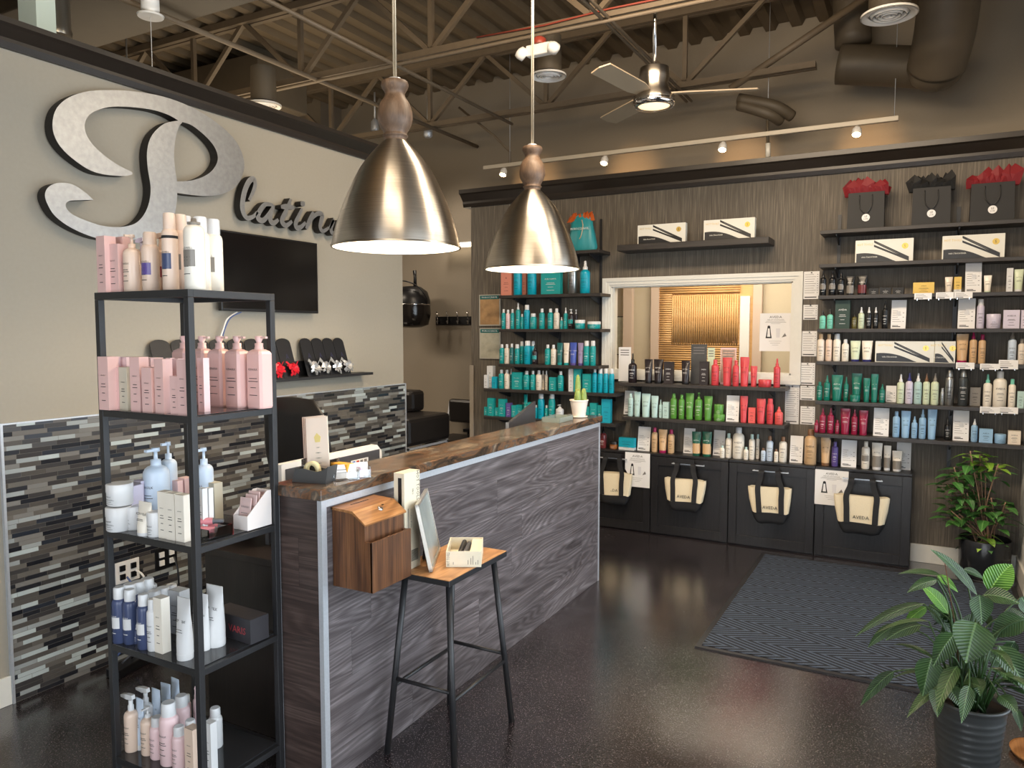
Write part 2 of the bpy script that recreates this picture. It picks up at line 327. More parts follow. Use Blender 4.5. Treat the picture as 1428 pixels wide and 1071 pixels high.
# ------------------------------------------------------------------ room shell
XL, YB, YF, XR = -3.5, 6.05, 6.9, .63
def sbox(name, b, m, bevel=0): return struct(MB().box(*b).build(name, m, None, bevel))
sbox('floor', (-9, 2.6, -2.6, 9.3, -.1, 0), floor_mat())
# left partition: painted, tile wainscot, crown; free above 2.95 m
sbox('wall_left', (XL-.14, XL, -2.5, 4.69, 0, 2.9), paint)
sbox('trim_1', (XL, XL+.012, 1.79, 4.692, .0, 1.243), tile_mat())
o = MB().box(XL, XL+.018, 1.779, 1.79, 0, 1.25).box(XL, XL+.015, 1.779, 4.7, 1.243, 1.25).box(XL, XL+.018, 4.69, 4.7, 0, 1.25).build('trim_2', alum); struct(o)
sbox('baseboard_left', (XL, XL+.014, -2.5, 1.779, 0, .13), white_trim, .003)
CR = [(0, 2.86), (.018, 2.86), (.03, 2.885), (.03, 2.9), (.07, 2.935), (.085, 2.945), (.085, 2.968), (-.2, 2.968), (-.2, 2.86)]
o = MB().prism([(XL+a, z) for a, z in CR], 1, -2.5, 4.74, smooth=False).build('trim_3', dark_trim); struct(o)
# back panel wall with window opening
WX0, WX1, WZ0, WZ1 = -2.325, -.862, 1.315, 2.03
mb = MB().box(-3.7, WX0, YB, YB+.12, 0, 2.87).box(WX1, XR, YB, YB+.12, 0, 2.87).box(WX0, WX1, YB, YB+.12, 0, WZ0).box(WX0, WX1, YB, YB+.12, WZ1, 2.87)
struct(mb.build('wall_back', panel))
CB = [(0, 2.8), (.02, 2.8), (.03, 2.83), (.03, 2.85), (.08, 2.905), (.1, 2.915), (.1, 2.95), (-.12, 2.95), (-.12, 2.8)]
o = MB().prism([(YB-a, z) for a, z in CB], 0, -3.79, XR, smooth=False).box(-3.79, -3.7, YB-.0, YF, 2.9, 2.95).build('trim_4', dark_trim); struct(o)
sbox('wall_passage', (-3.72, -3.7, YB+.0, YF, 0, 2.9), panel)
sbox('trim_5', (-3.735, -3.695, YB-.012, YB+.05, 0, 1.33), M('putty_corner_guard', (150, 140, 126), .5))
sbox('baseboard_back', (-.017, XR, YB-.016, YB, 0, .13), white_trim, .003)
# upper walls, far recess wall
sbox('wall_far', (-9, -3.7, YF, YF+.12, 0, 4.5), paint2)
sbox('wall_upper', (-3.7, 2.6, YF, YF+.12, 2.95, 4.5), paint2)
sbox('wall_salon', (-9.12, -9, -2.6, 7.0, 0, 4.5), paint2)
sbox('wall_column', (-6.55, -6.0, 6.55, YF, 0, 4.5), M('column_paint', (120, 110, 96), .7, noise=(40, .02)))
sbox('trim_6', (-3.7, XR+.1, YB+.0, YF, 2.88, 2.9), paint2)
# right side: white pier, then storefront glazing; upper wall above it
sbox('wall_right', (XR, XR+.16, 5.55, YF, 0, 4.5), M('white_wall_paint', (232, 232, 228), .6, noise=(40, .02), bump=.03))
sbox('wall_right_header', (XR, XR+.16, -2.6, 5.55, 2.85, 4.5), paint2)
sbox('baseboard_right', (XR-.014, XR, 5.55, YB-.016, 0, .13), white_trim, .003)
frm = M('bronze_storefront_frame', (60, 56, 52), .4, .4)
mb = MB().box(XR+.02, XR+.1, -2.5, 5.55, 0, .12).box(XR+.02, XR+.1, -2.5, 5.55, 2.77, 2.85)
for y in (-2.5, -.9, .7, 2.3, 3.9, 5.49): mb.box(XR+.02, XR+.1, y, y+.06, .12, 2.77)
w = struct(mb.build('window_2', frm)); g = MB().box(XR+.055, XR+.065, -2.5, 5.55, .1, 2.8).build('pane', glass_mat('storefront_glass'), w)
# front wall behind the camera with its own glazing
sbox('wall_front', (-9, 2.6, -2.6, -2.5, 2.85, 4.5), paint2)
sbox('wall_front_left', (-9, -1.75, -2.6, -2.5, 0, 2.85), paint2)
mb = MB().box(-1.75, .79, -2.58, -2.5, 0, .12).box(-1.75, .79, -2.58, -2.5, 2.77, 2.85)
for x in (-1.75, -.55, .66): mb.box(x, x+.06, -2.58, -2.5, .12, 2.77)
w = struct(mb.build('window_3', frm)); MB().box(-1.7, .7, -2.55, -2.54, .1, 2.8).build('pane', glass_mat('storefront_glass_2'), w)
# ------------------------------------------------------------------ ceiling: corrugated deck, joists, rods
DZ = 4.22
poly = []; x = -9.0; k = 0
while x < 2.6:
    poly += [(x, DZ), (x+.08, DZ), (x+.105, DZ+.05), (x+.19, DZ+.05), (x+.215, DZ)]; x += .215
poly += [(2.62, DZ), (2.62, DZ+.1), (-9, DZ+.1)]
mb = MB(); n = len(poly); 
for i in range(n-3): (a, za), (b, zb) = poly[i], poly[i+1]; mb.quad((a, -2.6, za), (b, -2.6, zb), (b, 7.0, zb), (a, 7.0, za))
mb.box(-9, 2.62, -2.6, 7.02, DZ+.06, DZ+.12)
struct(mb.build('ceiling', deckm))
JZ = 3.6
def joist(y, x0, x1, lab, ph=0.0):
    t = thing('steel_joist', lab, 'beam', ((x0+x1)/2, y, JZ), 0, 'open web joists under the ceiling deck'); ox = (x0+x1)/2
    MB().box(x0-ox, x1-ox, -.045, -.008, 0, .045).box(x0-ox, x1-ox, .008, .045, 0, .045).build('bottom_chord', joistm, t)
    MB().box(x0-ox, x1-ox, -.05, -.008, DZ-JZ-.055, DZ-JZ-.002).box(x0-ox, x1-ox, .008, .05, DZ-JZ-.055, DZ-JZ-.002).build('top_chord', joistm, t)
    x = x0+ph
    while x < x1-.1:
        for a, b in ((x, x-.62), (x, x+.62), (x, x)):
            if x0 <= b <= x1: MB().bar((a-ox, 0, .03), (b-ox, 0, DZ-JZ-.03), .035, .035).build('web_bar', joistm, t)
        x += 1.24
joist(4.56, -7.2, .6, 'long open web steel joist crossing behind the two pendant cables', .35)
joist(6.12, -7.2, -.75, 'farthest open web joist, nearest the track light rail', .5)
joist(2.2, -7.2, .6, 'near open web joist overhead, in front of the middle joist')
def pipe(name, lab, cat, pts, r, m, grp=None, seg=8):
    return tag(MB().tube(pts, r, seg).build(name, m), lab, cat, grp)
pipe('bridging_rod', 'long straight rod running back above the script sign', 'pipe', [(-4.15, .5, 3.58), (-4.15, 6.88, 3.58)], .018, joistm)
pipe('bridging_rod', 'straight rod passing behind the large pendant neck', 'pipe', [(-3.42, 3.0, 3.58), (-3.42, 6.3, 3.58)], .014, joistm)
pipe('conduit', 'left conduit of the close pair beside the ceiling fan', 'pipe', [(-1.80, 1, 3.58), (-1.80, 6.4, 3.58)], .011, joistm)
pipe('conduit', 'right conduit of the close pair beside the ceiling fan', 'pipe', [(-1.76, 1, 3.58), (-1.76, 6.4, 3.58)], .011, joistm)
pipe('brace_pipe', 'sloping brace pipe rising right from the farthest joist end', 'pipe', [PY(1018, 124, 6.1), PY(1210, -5, 6.1)], .028, joistm)
pipe('conduit', 'thin conduit clipped along the middle joist', 'pipe', [(-7, 4.49, 3.56), (-4, 4.49, 3.57), (.5, 4.49, 3.56)], .012, joistm)
pipe('conduit', 'bent conduit dropping to the left end of the track rail', 'pipe', [PY(640, 150, 6.3), PY(690, 190, 6.3), PY(711, 212, 6.34), PY(711, 233, 6.34)], .011, joistm)
pipe('red_cable', 'thin reddish fire alarm cable along the middle joist', 'cable', [PY(665, 52, 4.5), PY(760, 35, 4.5), PY(850, 12, 4.5), PY(930, -4, 4.5)], .006, M('red_cable_jacket', (140, 60, 44), .6))
for lab, pts, r in [('large round duct coming forward at the upper right', [PY(1330, -60, 5.7), PY(1318, 40, 5.9), PY(1306, 92, 6.1)], .185),
                    ('horizontal round duct elbow at the upper right', [PY(1306, 96, 6.35), PY(1240, 92, 6.4), PY(1170, 90, 6.4)], .145),
                    ('short upright duct behind the round diffuser at right', [PY(1190, 62, 6.4), PY(1186, -30, 6.4)], .13)]:
    t = MB().tube(smooth_poly([tuple(p) for p in pts], 6, False), r, 28).build('round_duct', ductm); tag(t, lab, 'duct', 'round ducts at the upper right')
# rounded duct end
mb = MB(); q = PY(1306, 92, 6.1)
mb.lathe([(.001, -.17), (.09, -.15), (.15, -.1), (.185, 0), (.15, .1), (.001, .17)], 24, q); mb.build('end_cap', ductm, [o_ for o_ in bpy.data.objects if o_.get('label', '').startswith('large round duct')][0])
pipe('round_duct', 'upper of two small round pipes poking out by the joist end', 'duct', smooth_poly([tuple(PY(1030, 138, 6.3)), tuple(PY(1080, 148, 6.3)), tuple(PY(1104, 162, 6.4))], 5, False), .045, ductm, None, 14)
pipe('round_duct', 'lower of two small round pipes poking out by the joist end', 'duct', smooth_poly([tuple(PY(1030, 146, 6.3)), tuple(PY(1070, 158, 6.3)), tuple(PY(1088, 168, 6.4))], 5, False), .045, ductm, None, 14)
t = thing('conduit_drop', 'dark conduit dropping past the rail to the crown, white lower sleeve', 'pipe', PY(1070, 168, 6.3))
q = Vector(t.location); a = PY(1071, 200, 6.3)-q; b = PY(1071, 219, 6.3)-q
MB().tube([(0, 0, 0), a], .012).build('conduit', ductm, t); MB().tube([a, b], .02).build('sleeve', white_trim, t)
tag(MB().box(-6.6, -2.9, 2.72, 3.354, 3.62, 4.05).build('rectangular_duct', ductm, None, .01), 'big rectangular duct above the left wall sign', 'duct')
tag(MB().box(-6.9, -5.2, 4.9, 5.5, 3.7, 4.1).build('rectangular_duct', ductm, None, .01), 'second rectangular duct beyond the left wall, behind the disc', 'duct')
t = thing('frosted_column', 'pale frosted upright panel rising above the left wall', 'column', (-4.12, 2.38, 2.5)); MB().box(-.08, .08, -.05, .05, 0, 1.7).build('panel', M('glowing_pale_acrylic', (196, 208, 196), .3, emit=.12), t)  # panel is no lamp; a faint glow is put into its material
tag(MB().lathe([(.07, 0), (.075, .02), (.07, .04), (.07, .5)], 24, tuple(PY(80, 50, 2.58))).build('spiral_duct', M('galvanised', (150, 146, 138), .3, .9)), 'shiny round duct end beside the pale panel', 'duct')
def diffuser(u, v, z, r, lab, vd=.28):
    p = PZ(u, v, z); t = thing('round_air_diffuser', lab, 'vent', p, 0, 'round ceiling diffusers')
    MB().lathe([(r, 0), (r, .012), (r*.75, .022), (r*.72, .004), (r*.95, -.004)], 32, closed=False).build('rim', whitep, t)
    for q in (.6, .42, .24): MB().lathe([(r*q, -.005), (r*q+.02, .02), (r*q-.02, .02), (r*q-.004, -.005)], 28, closed=False).build('cone', whitep, t)
    MB().lathe([(r*.74, .03), (r*.7, vd)], 28).build('duct_collar', ductm, t)
diffuser(1240, 22, 3.5, .155, 'round white ceiling diffuser at the upper right by the big duct')
diffuser(765, 107, 3.45, .125, 'round white ceiling diffuser just below the emergency light')
diffuser(368, 148, 3.35, .13, 'round white ceiling diffuser beyond the left wall crown')
p = PX(210, 24, -4.0); t = thing('ceiling_disc', 'small pale disc hanging on the rod with a thin cord below', 'fixture', p)
MB().lathe([(.07, 0), (.075, .01), (.02, .03), (.05, .04), (.05, .12)], 24).build('disc', whitep, t); MB().tube([(0, 0, 0), (0, 0, -.5)], .0025, 5).build('cord', whitep, t)
# emergency light
p = PY(752, 70, 4.44); t = thing('emergency_light', 'white twin-head emergency light mounted on the middle joist', 'light', p)
MB().box(-.085, .085, -.03, .03, -.035, .035).build('housing', whitep, t, .01)
for s in (-1, 1): 
    h = MB(); h.T = Matrix.Translation((s*.115, -.03, -.01)) @ Matrix.Rotation(s*.7, 4, 'Y') @ Matrix.Rotation(.5, 4, 'X'); h.lathe([(.001, -.035), (.032, -.035), (.042, .0), (.038, .02), (.014, .03)], 18); h.build('lamp_head', whitep, t)
MB().lathe([(.04, 0), (.045, .03), (.025, .045)], 16, (.0, 0, .036)).build('strobe', M('red_strobe', (150, 62, 48), .4), t)
# ceiling fan with light
p = PY(912, 145, 4.72); t = thing('ceiling_fan', 'ceiling fan with polished light kit and pale blade at upper centre', 'fan', p)
MB().tube([(0, 0, .2), (0, 0, JZ+.55-p.z)], .013).build('downrod', chrome, t)
MB().lathe([(.03, .24), (.09, .22), (.095, .16), (.085, .12), (.1, .07), (.13, .04), (.13, .02)], 28).build('motor_housing', steel, t)
MB().lathe([(.13, .02), (.135, 0), (.12, -.02), (.105, -.02)], 28, closed=False).build('light_ring', chrome, t)
MB().lathe([(.001, -.028), (.06, -.024), (.1, -.012)], 24, closed=False).build('lens', M('fan_lens', (255, 232, 196), .4, emit=1.2, ecol=(255, 225, 180)), t)
for k in range(3):
    b = MB(); b.T = Matrix.Rotation(.35+k*2*PI/3, 4, 'Z') @ Matrix.Rotation(.2, 4, 'X')
    b.prism([(.1, -.05), (.2, -.07), (.62, -.065), (.64, 0), (.62, .065), (.2, .06), (.1, .04)], 2, .055, .063); b.build('blade', M('fan_blade', (150, 134, 112), .5), t)
# small ceiling fixtures behind the pendant
for u, v, lab in ((597, 192, 'small metal spotlight right of the large pendant neck'), (523, 184, 'small white socket light left of the large pendant neck')):
    p = PY(u, v, 6.3); t = thing('spotlight', lab, 'light', p); MB().lathe([(.03, 0), (.045, .02), (.04, .1), (.02, .13)], 16).build('head', alum, t); MB().tube([(0, 0, .12), (0, 0, .4)], .01).build('stem', alum, t)
# track light rail
a = PY(675, 238, 6.3); b = PY(1253, 167, 6.3); zt = 3.19
t = thing('track_light', 'white track light rail with four glowing spots above the shelves', 'light', ((a.x+b.x)/2, 6.3, zt)); hx = (b.x-a.x)/2
MB().box(-hx, hx, -.018, .018, 0, .035).build('rail', M('track_white', (196, 186, 168), .4), t, .003)
trackspots = []
for u, v in ((702, 236), (843, 220), (1008, 197), (1195, 175)):
    q = PY(u, v, 6.3); x = q.x-(a.x+b.x)/2
    h = MB(); h.T = Matrix.Translation((x, 0, -.045)) @ Matrix.Rotation(-.5, 4, 'X'); h.lathe([(.03, -.03), (.036, -.03), (.032, .02), (.015, .05)], 18, closed=False)
    s = h.build('spot_head', whitep, t); e = MB(); e.T = h.T; e.lathe([(.001, -.026), (.03, -.026)], 16, closed=False); e.build('bulb', M('halogen_bulb', (255, 220, 170), .5, emit=30, ecol=(255, 215, 160)), s)
    trackspots.append((q.x, 6.3, zt-.08))
for u, v in ((711, 236), (1070, 188), (1247, 166)):
    q = PY(u, v, 6.3); MB().tube([(q.x-(a.x+b.x)/2, 0, .03), (q.x-(a.x+b.x)/2, 0, DZ-zt)], .0025, 5).build('suspension_wire', alum, t)
# ------------------------------------------------------------------ pendants
def pendant(x, y, lab):
    t = thing('pendant_lamp', lab, 'lamp', (x, y, 2.0), 0, 'brushed dome pendants over the counter')
    R0 = .268; kp = [(1, 0), (.992, .03), (.965, .115), (.90, .25), (.85, .335), (.785, .44), (.70, .55), (.64, .63), (.55, .73), (.445, .82), (.32, .91), (.205, .98), (.165, 1.0)]
    pr = [(a_*R0, z_) for a_, z_ in [(q[0], q[1]*.442) for q in smooth_poly(kp, 3, False)]]
    MB().lathe(pr, 72, closed=False).build('shade', steel, t)
    MB().lathe([(r-.004 if r > .05 else r, z+.001 if i == 0 else z-.004) for i, (r, z) in enumerate(pr)][::-1], 48, closed=False).build('shade_lining', M('white_enamel', (240, 236, 226), .4), t)
    MB().lathe([(R0+.002, -.002), (R0+.003, .006), (R0-.004, .006), (R0-.004, -.002), (R0+.002, -.002)], 72, closed=False).build('rim', steel, t)
    nk = smooth_poly([(.046, .438), (.046, .452), (.053, .46), (.048, .472), (.066, .505), (.073, .54), (.064, .585), (.046, .615), (.041, .632), (.052, .652), (.057, .668), (.05, .682), (.02, .687)], 4, False)
    MB().lathe(nk, 32).build('turned_neck', lamp_wood, t)
    MB().lathe([(.026, .687), (.026, .694), (.012, .696)], 16).build('cap', alum, t)
    MB().tube([(-.004, 0, .69), (-.004, 0, DZ-2.0)], .0045, 6).tube([(.006, 0, .69), (.006, 0, DZ-2.0)], .0035, 6).build('cable', M('silver_cord', (190, 180, 160), .35, .5), t)
    MB().lathe([(.06, DZ-2.05), (.06, DZ-2.02), (.01, DZ-2.07)], 20).build('canopy', alum, t)
    MB().lathe([(.001, .10), (.03, .11), (.045, .15), (.04, .19), (.02, .23), (.018, .28)], 18).build('bulb', M('warm_bulb', (255, 236, 200), .4, emit=16, ecol=(255, 222, 170)), t)
pendant(-1.95, 2.574, 'nearer brushed nickel dome pendant, largest, hanging before the left wall')
pendant(-1.95, 3.83, 'farther brushed nickel dome pendant, in front of the teal shelves')
# ------------------------------------------------------------------ interior window and the room behind it
w = MB()
def casing(mb, x0, x1, z0, z1, y, wd):
    for a, b, d in ((0, wd*.45, .03), (wd*.45, wd*.8, .022), (wd*.8, wd, .014)):
        mb.box(x0+a, x1-a, y-d, y, z1-b, z1-a); mb.box(x0+a, x1-a, y-d, y, z0+a, z0+b)
        mb.box(x0+a, x0+b, y-d, y, z0+b, z1-b); mb.box(x1-b, x1-a, y-d, y, z0+b, z1-b)
casing(w, -2.395, -.79, 1.245, 2.098, YB, .072)
for b in ((WX0, WX0+.012, YB, YB+.12, WZ0, WZ1), (WX1-.012, WX1, YB, YB+.12, WZ0, WZ1), (WX0, WX1, YB, YB+.12, WZ0, WZ0+.012), (WX0, WX1, YB, YB+.12, WZ1-.012, WZ1)): w.box(*b)
wo = struct(w.build('window_1', white_trim)); MB().box(WX0, WX1, YB+.06, YB+.066, WZ0, WZ1).build('pane', glass_mat('office_glass', gloss=.02), wo)
cream = M('cream_office_paint', (200, 186, 160), .7, noise=(40, .02), bump=.03)
sbox('wall_office_back', (-3.7, XR, 8.2, 8.3, 0, 2.86), cream); sbox('wall_office_left', (-3.7, -3.6, YF+.12, 8.2, 0, 2.86), cream)
sbox('wall_office_side', (-3.7, -3.6, YB+.12, YF+.12, 0, 2.86), cream)
sbox('wall_office_right', (XR-.1, XR, YB+.12, 8.2, 0, 2.86), cream); sbox('trim_7', (-3.7, XR, YB+.12, 8.3, 2.86, 2.88), cream)
# bamboo screen window in the office
q0 = PY(921, 398, 8.18); q1 = PY(1052, 398, 8.18); zt2 = 2.2
t = thing('bamboo_blind', 'honey bamboo blind in a pale frame, seen through the window', 'blind', ((q0.x+q1.x)/2, 8.16, 1.0)); hw = (q1.x-q0.x)/2
MB().box(-hw-.09, -hw, -.03, .03, 0, 1.25).box(hw, hw+.09, -.03, .03, 0, 1.25).box(-hw, hw, -.03, .03, 1.2, 1.25).build('frame', M('blush_frame', (206, 184, 166), .4), t)
mb = MB()
z = 0.02
while z < 1.18:
    if z > 1.05 or z < .52: mb.tube([(-hw, 0, z), (hw*.72, 0, z)], .011, 6)
    else: mb.tube([(-hw, 0, z), (-hw*.72, 0, z)], .011, 6)
    z += .0245
x = -hw*.7
while x < hw*.7: mb.tube([(x, -.003, .5), (x, -.003, 1.04)], .011, 6); x += .024
mb.box(-hw, hw, .014, .02, 0, 1.2)
mb.build('bamboo_slats', bamboo, t)
MB().box(hw*.74, hw*.93, -.02, .01, 0, 1.02).build('white_post', whitep, t)
t = thing('door_post', 'pinkish upright door jamb seen at the left of the window', 'post', (PY(877, 400, 8.1).x, 8.1, 0)); MB().box(-.05, .05, -.04, .04, 0, 2.3).build('post', M('blush_frame', (206, 184, 166), .4), t)
t = thing('wall_picture', 'small framed print seen through the window at far left', 'picture', (PY(863, 445, 8.17).x, 8.17, 1.6)); MB().box(-.07, .07, -.01, .01, -.22, .22).build('frame', blackp, t); MB().box(-.06, .06, -.014, -.009, -.21, .21).build('print', M('pale_print', (190, 190, 170), .6, noise=(30, .15)), t)
# ------------------------------------------------------------------ hanging recess: hooks, hood dryer, bench, chair
t = thing('coat_rack', 'black wall board with four chrome coat hooks', 'rack', (-4.36, 6.9, 1.765)); MB().box(-.33, .2, -.02, 0, -.045, .045).build('board', blackp, t, .003)
for k in range(4):
    x = -.28+k*.13; MB().tube([(x, -.02, .01), (x, -.05, .0), (x, -.06, .05), (x, -.075, .1)], .006).tube([(x, -.02, -.01), (x, -.06, -.03), (x, -.065, -.0)], .006).lathe([(.02, -.0), (.001, .012)], 12, (x, -.062, -.01)).build('hook', chrome, t)
q = PY(577, 425, 6.55); t = thing('hood_dryer', 'black wall mounted hood dryer with clear visor', 'hair dryer', (q.x-.03, 6.55, q.z))
smoke = M('smoked_plastic', (34, 30, 28), .15)
MB().lathe([(.001, .2), (.1, .19), (.17, .14), (.2, .05), (.2, 0)], 28, closed=False).build('hood', blackp, t)
MB().lathe([(.2, 0), (.205, -.1), (.18, -.21), (.1, -.24), (.001, -.245)], 28, closed=False).build('visor', smoke, t)
MB().lathe([(.203, -.006), (.207, 0), (.203, .006)], 28, closed=False).build('band', chrome, t)
MB().tube([(.05, 0, .18), (.05, 0, .28), (.045, 0, .36)], [.02, .016, .02], 10).build('handle', blackp, t)
MB().tube(smooth_poly([(-.1, -.1, .15), (0, -.18, .24), (.14, -.12, .2), (.21, -.03, .08), (.2, 0, 0)], 5, False), .007).build('cord', blackp, t)
MB().bar((-.1, .05, .12), (-.35, .34, .12), .05, .08).build('wall_arm', blackp, t)
leather = M('black_vinyl', (30, 27, 26), .38, noise=(90, .08), bump=.08)
t = thing('waiting_bench', 'black upholstered waiting seat with steel legs beside the left wall', 'bench', (-4.42, 5.8, 0))
MB().box(-.4, .4, -.35, .35, .6, .86).build('seat', leather, t, .04); MB().box(-.4, .1, .12, .35, .86, 1.07).build('backrest', leather, t, .04)
for x in (-.38, .36):
    for y in (-.33, .31): MB().box(x, x+.02, y, y+.02, 0, .6).build('leg', alum, t)
MB().box(-.38, .38, -.33, -.31, .57, .59).box(-.38, .38, .31, .33, .57, .59).box(.36, .38, -.33, .33, .57, .59).box(-.38, -.36, -.33, .33, .57, .59).build('base_rail', alum, t)
t = thing('reception_chair', 'black vinyl armchair behind the counter, before the beige wall', 'chair', (-4.17, 6.5, 0), -.06)
MB().box(-.25, .25, -.25, .25, .46, .56).build('seat', leather, t, .03); MB().box(-.27, .27, .2, .27, .68, .93).build('backrest', leather, t, .03)
for s in (-1, 1):
    MB().tube([(s*.27, .24, .9), (s*.28, .2, .62), (s*.28, .1, .55), (s*.28, -.25, .55), (s*.28, -.27, 0)], .014).tube([(s*.28, .1, .55), (s*.28, .26, 0)], .014).build('side_frame', alum, t)
    MB().box(s*.28-.03, s*.28+.03, -.25, .15, .66, .69).tube([(s*.28, -.2, .55), (s*.28, -.2, .67)], .012).build('armrest', blackp, t)
q = PY(655, 341, 6.8); t = thing('linear_light', 'short glowing linear light between the two pendants', 'light', (q.x-.12, 6.8, q.z)); MB().box(-.2, .2, -.02, .02, -.02, .02).build('diffuser', M('linear_lamp', (255, 240, 214), .4, emit=5, ecol=(255, 236, 206)), t); MB().box(-.2, .2, -.022, .1, .02, .03).build('housing', alum, t)
# ------------------------------------------------------------------ counter
X0, X1, Y0, Y1 = -2.044, -1.83, 1.971, 4.57
t = thing('reception_counter', 'long raised counter clad in grey oak planks with aluminium edges', 'counter', ((X0+X1)/2, Y0, 0)); ox, oy = (X0+X1)/2, Y0
hw = (X1-X0)/2; ln = Y1-Y0
MB().box(-hw+.002, hw, .0, ln, 0, 1.058).build('front_cladding', plank, t)
MB().box(-hw+.001, hw-.001, -.004, .02, 0, 1.057).build('end_panel', plank_end, t)
for b in ((hw-.016, hw+.004, -.008, .018), (-hw, -hw+.012, -.008, .01), (hw-.016, hw+.004, ln-.012, ln+.004)): MB().box(*b, 0, 1.058).build('corner_trim', alum, t)
MB().box(hw-.002, hw+.004, .018, ln-.01, 1.03, 1.058).build('top_trim', alum, t)
MB().box(-hw-.012, hw+.014, -.02, ln+.02, 1.058, 1.098).build('counter_top', stone, t, .003)
t = thing('reception_desk', 'low dark wooden desk behind the raised counter', 'desk', (-2.35, 3.3, 0))
MB().box(-.31, .29, -1.2, 1.25, .72, .75).build('desk_top', desk_wood, t, .002); MB().box(-.29, .27, -1.17, -1.14, 0, .72).build('end_panel', desk_wood, t); MB().box(-.29, .27, 1.18, 1.22, 0, .72).build('end_panel', desk_wood, t); MB().box(-.02, .0, -1.14, 1.18, .3, .72).build('modesty_panel', desk_wood, t)
t = thing('desktop_monitor', 'white edged computer monitor lying behind the counter top, with stickers', 'monitor', (-2.34, 2.6, .75), 0)
mb = MB(); pr = smooth_poly([(-.33, .0), (.3, .0), (.335, .03), (.335, .31), (.3, .345), (-.33, .345)], 1); mb.prism(pr, 0, -.02, .012); mb.build('shell', whitep, t, .006)
MB().box(.012, .016, -.31, .315, .03, .322).build('back_panel', greyp, t, .002); st = MB(); st.box(.0162, .0172, .1, .225, .265, .295, 0)
for k, c in enumerate((1, 2, 3, 3)): st.box(.0172, .0176, .11+k*.028, .13+k*.028, .272, .29, c)
st.build('sticker', [paper, M('sticker_blue', (50, 110, 190), .6), M('sticker_red', (190, 60, 40), .6), greyink], t); MB().box(-.1, -.02, -.08, .08, 0, .02).build('stand', greyp, t)
t = thing('card_terminal', 'dark screen back standing behind the far end of the counter', 'monitor', (-2.22, 4.2, .75)); MB().prism([(-.17, .25), (.19, .25), (.19, .44), (-.17, .335)], 0, -.008, .012).build('screen', greyp, t); MB().box(-.01, .01, -.175, -.165, .25, .34).build('edge', alum, t); MB().box(-.06, .06, -.05, .08, 0, .02).box(-.015, .0, -.02, .02, .02, .26).build('stand', blackp, t)
t = thing('office_chair', 'black office chair back behind the near end of the counter', 'chair', (-2.9, 2.95, 0))
mb = MB(); mb.T = Matrix.Rotation(.12, 4, 'X'); mb.lathe([(.001, -.3), (.16, -.29), (.22, -.2), (.24, 0), (.22, .2), (.15, .29), (.001, .3)], 28, (0, .12, 1.0), sy=.16); mb.build('backrest', leather, t)
MB().lathe([(.001, .5), (.23, .5), (.25, .53), (.23, .58), (.001, .6)], 28).build('seat', leather, t); MB().tube([(0, 0, .1), (0, 0, .5)], .03).tube([(0, .1, .52), (0, .2, .75)], .02).build('column', blackp, t)
for k in range(5): a = k*2*PI/5; MB().bar((0, 0, .1), (.28*math.cos(a), .28*math.sin(a), .06), .04, .03).lathe([(.028, 0), (.03, .03), (.02, .055)], 12, (.28*math.cos(a), .28*math.sin(a), 0)).build('base_leg', blackp, t)
t = thing('laptop_riser', 'dark grey metal riser on the desk, seen through the rack', 'stand', (-2.55, 2.35, .75)); MB().box(-.16, .16, -.1, .1, .09, .1).build('platform', greyp, t, .003); MB().box(-.16, -.14, -.1, .1, 0, .09).box(.14, .16, -.1, .1, 0, .09).build('side_support', greyp, t)
# ------------------------------------------------------------------ wall sign
def signpt(x, y, ox, oy, s, c=-3.43): q = PX(ox+x/s, oy+y/s, c); return (q.y, q.z)
OUT = [(548, 426), (505, 433), (400, 419), (320, 375), (250, 310), (219, 240), (228, 165), (272, 115), (345, 85), (440, 76), (560, 82), (680, 104), (790, 145), (900, 212), (980, 290), (1013, 372), (1005, 432), (975, 480), (920, 508), (860, 516), (800, 512), (736, 503), (732, 550), (722, 600), (700, 640), (655, 672), (590, 692), (500, 700), (400, 690), (300, 650), (230, 600), (195, 545), (187, 505), (205, 475), (245, 461), (300, 467), (350, 498), (388, 532),
       (330, 533), (285, 537), (272, 557), (295, 588), (350, 615), (430, 640), (500, 644), (560, 630), (598, 592), (619, 540), (625, 480), (613, 400), (610, 335), (622, 280), (650, 240), (690, 212), (740, 203), (700, 180), (640, 160), (560, 148), (470, 145), (402, 160), (362, 190), (352, 235), (375, 290), (430, 345), (495, 390), (545, 415)]
HOLE = [(757, 209), (800, 225), (860, 275), (895, 322), (903, 368), (880, 410), (840, 437), (790, 452), (735, 455), (726, 400), (722, 340), (728, 280), (740, 235)]
def corner_smooth(pts, sharp, k=4):
    n = len(pts); out = []
    for i in range(n):
        p0, p1, p2, p3 = pts[(i-1) % n], pts[i], pts[(i+1) % n], pts[(i+2) % n]
        if i in sharp: p0 = p1
        if (i+1) % n in sharp: p3 = p2
        for t in range(k):
            t /= k
            out.append(tuple(.5*((2*p1[d])+(-p0[d]+p2[d])*t+(2*p0[d]-5*p1[d]+4*p2[d]-p3[d])*t*t+(-p0[d]+3*p1[d]-3*p2[d]+p3[d])*t**3) for d in (0, 1)))
    return out
signmat = M('galvanised_sign_face', (160, 161, 162), .4, .85, noise=(45, .1), bump=.1); signedge = M('sign_black_edge', (26, 22, 18), .6)
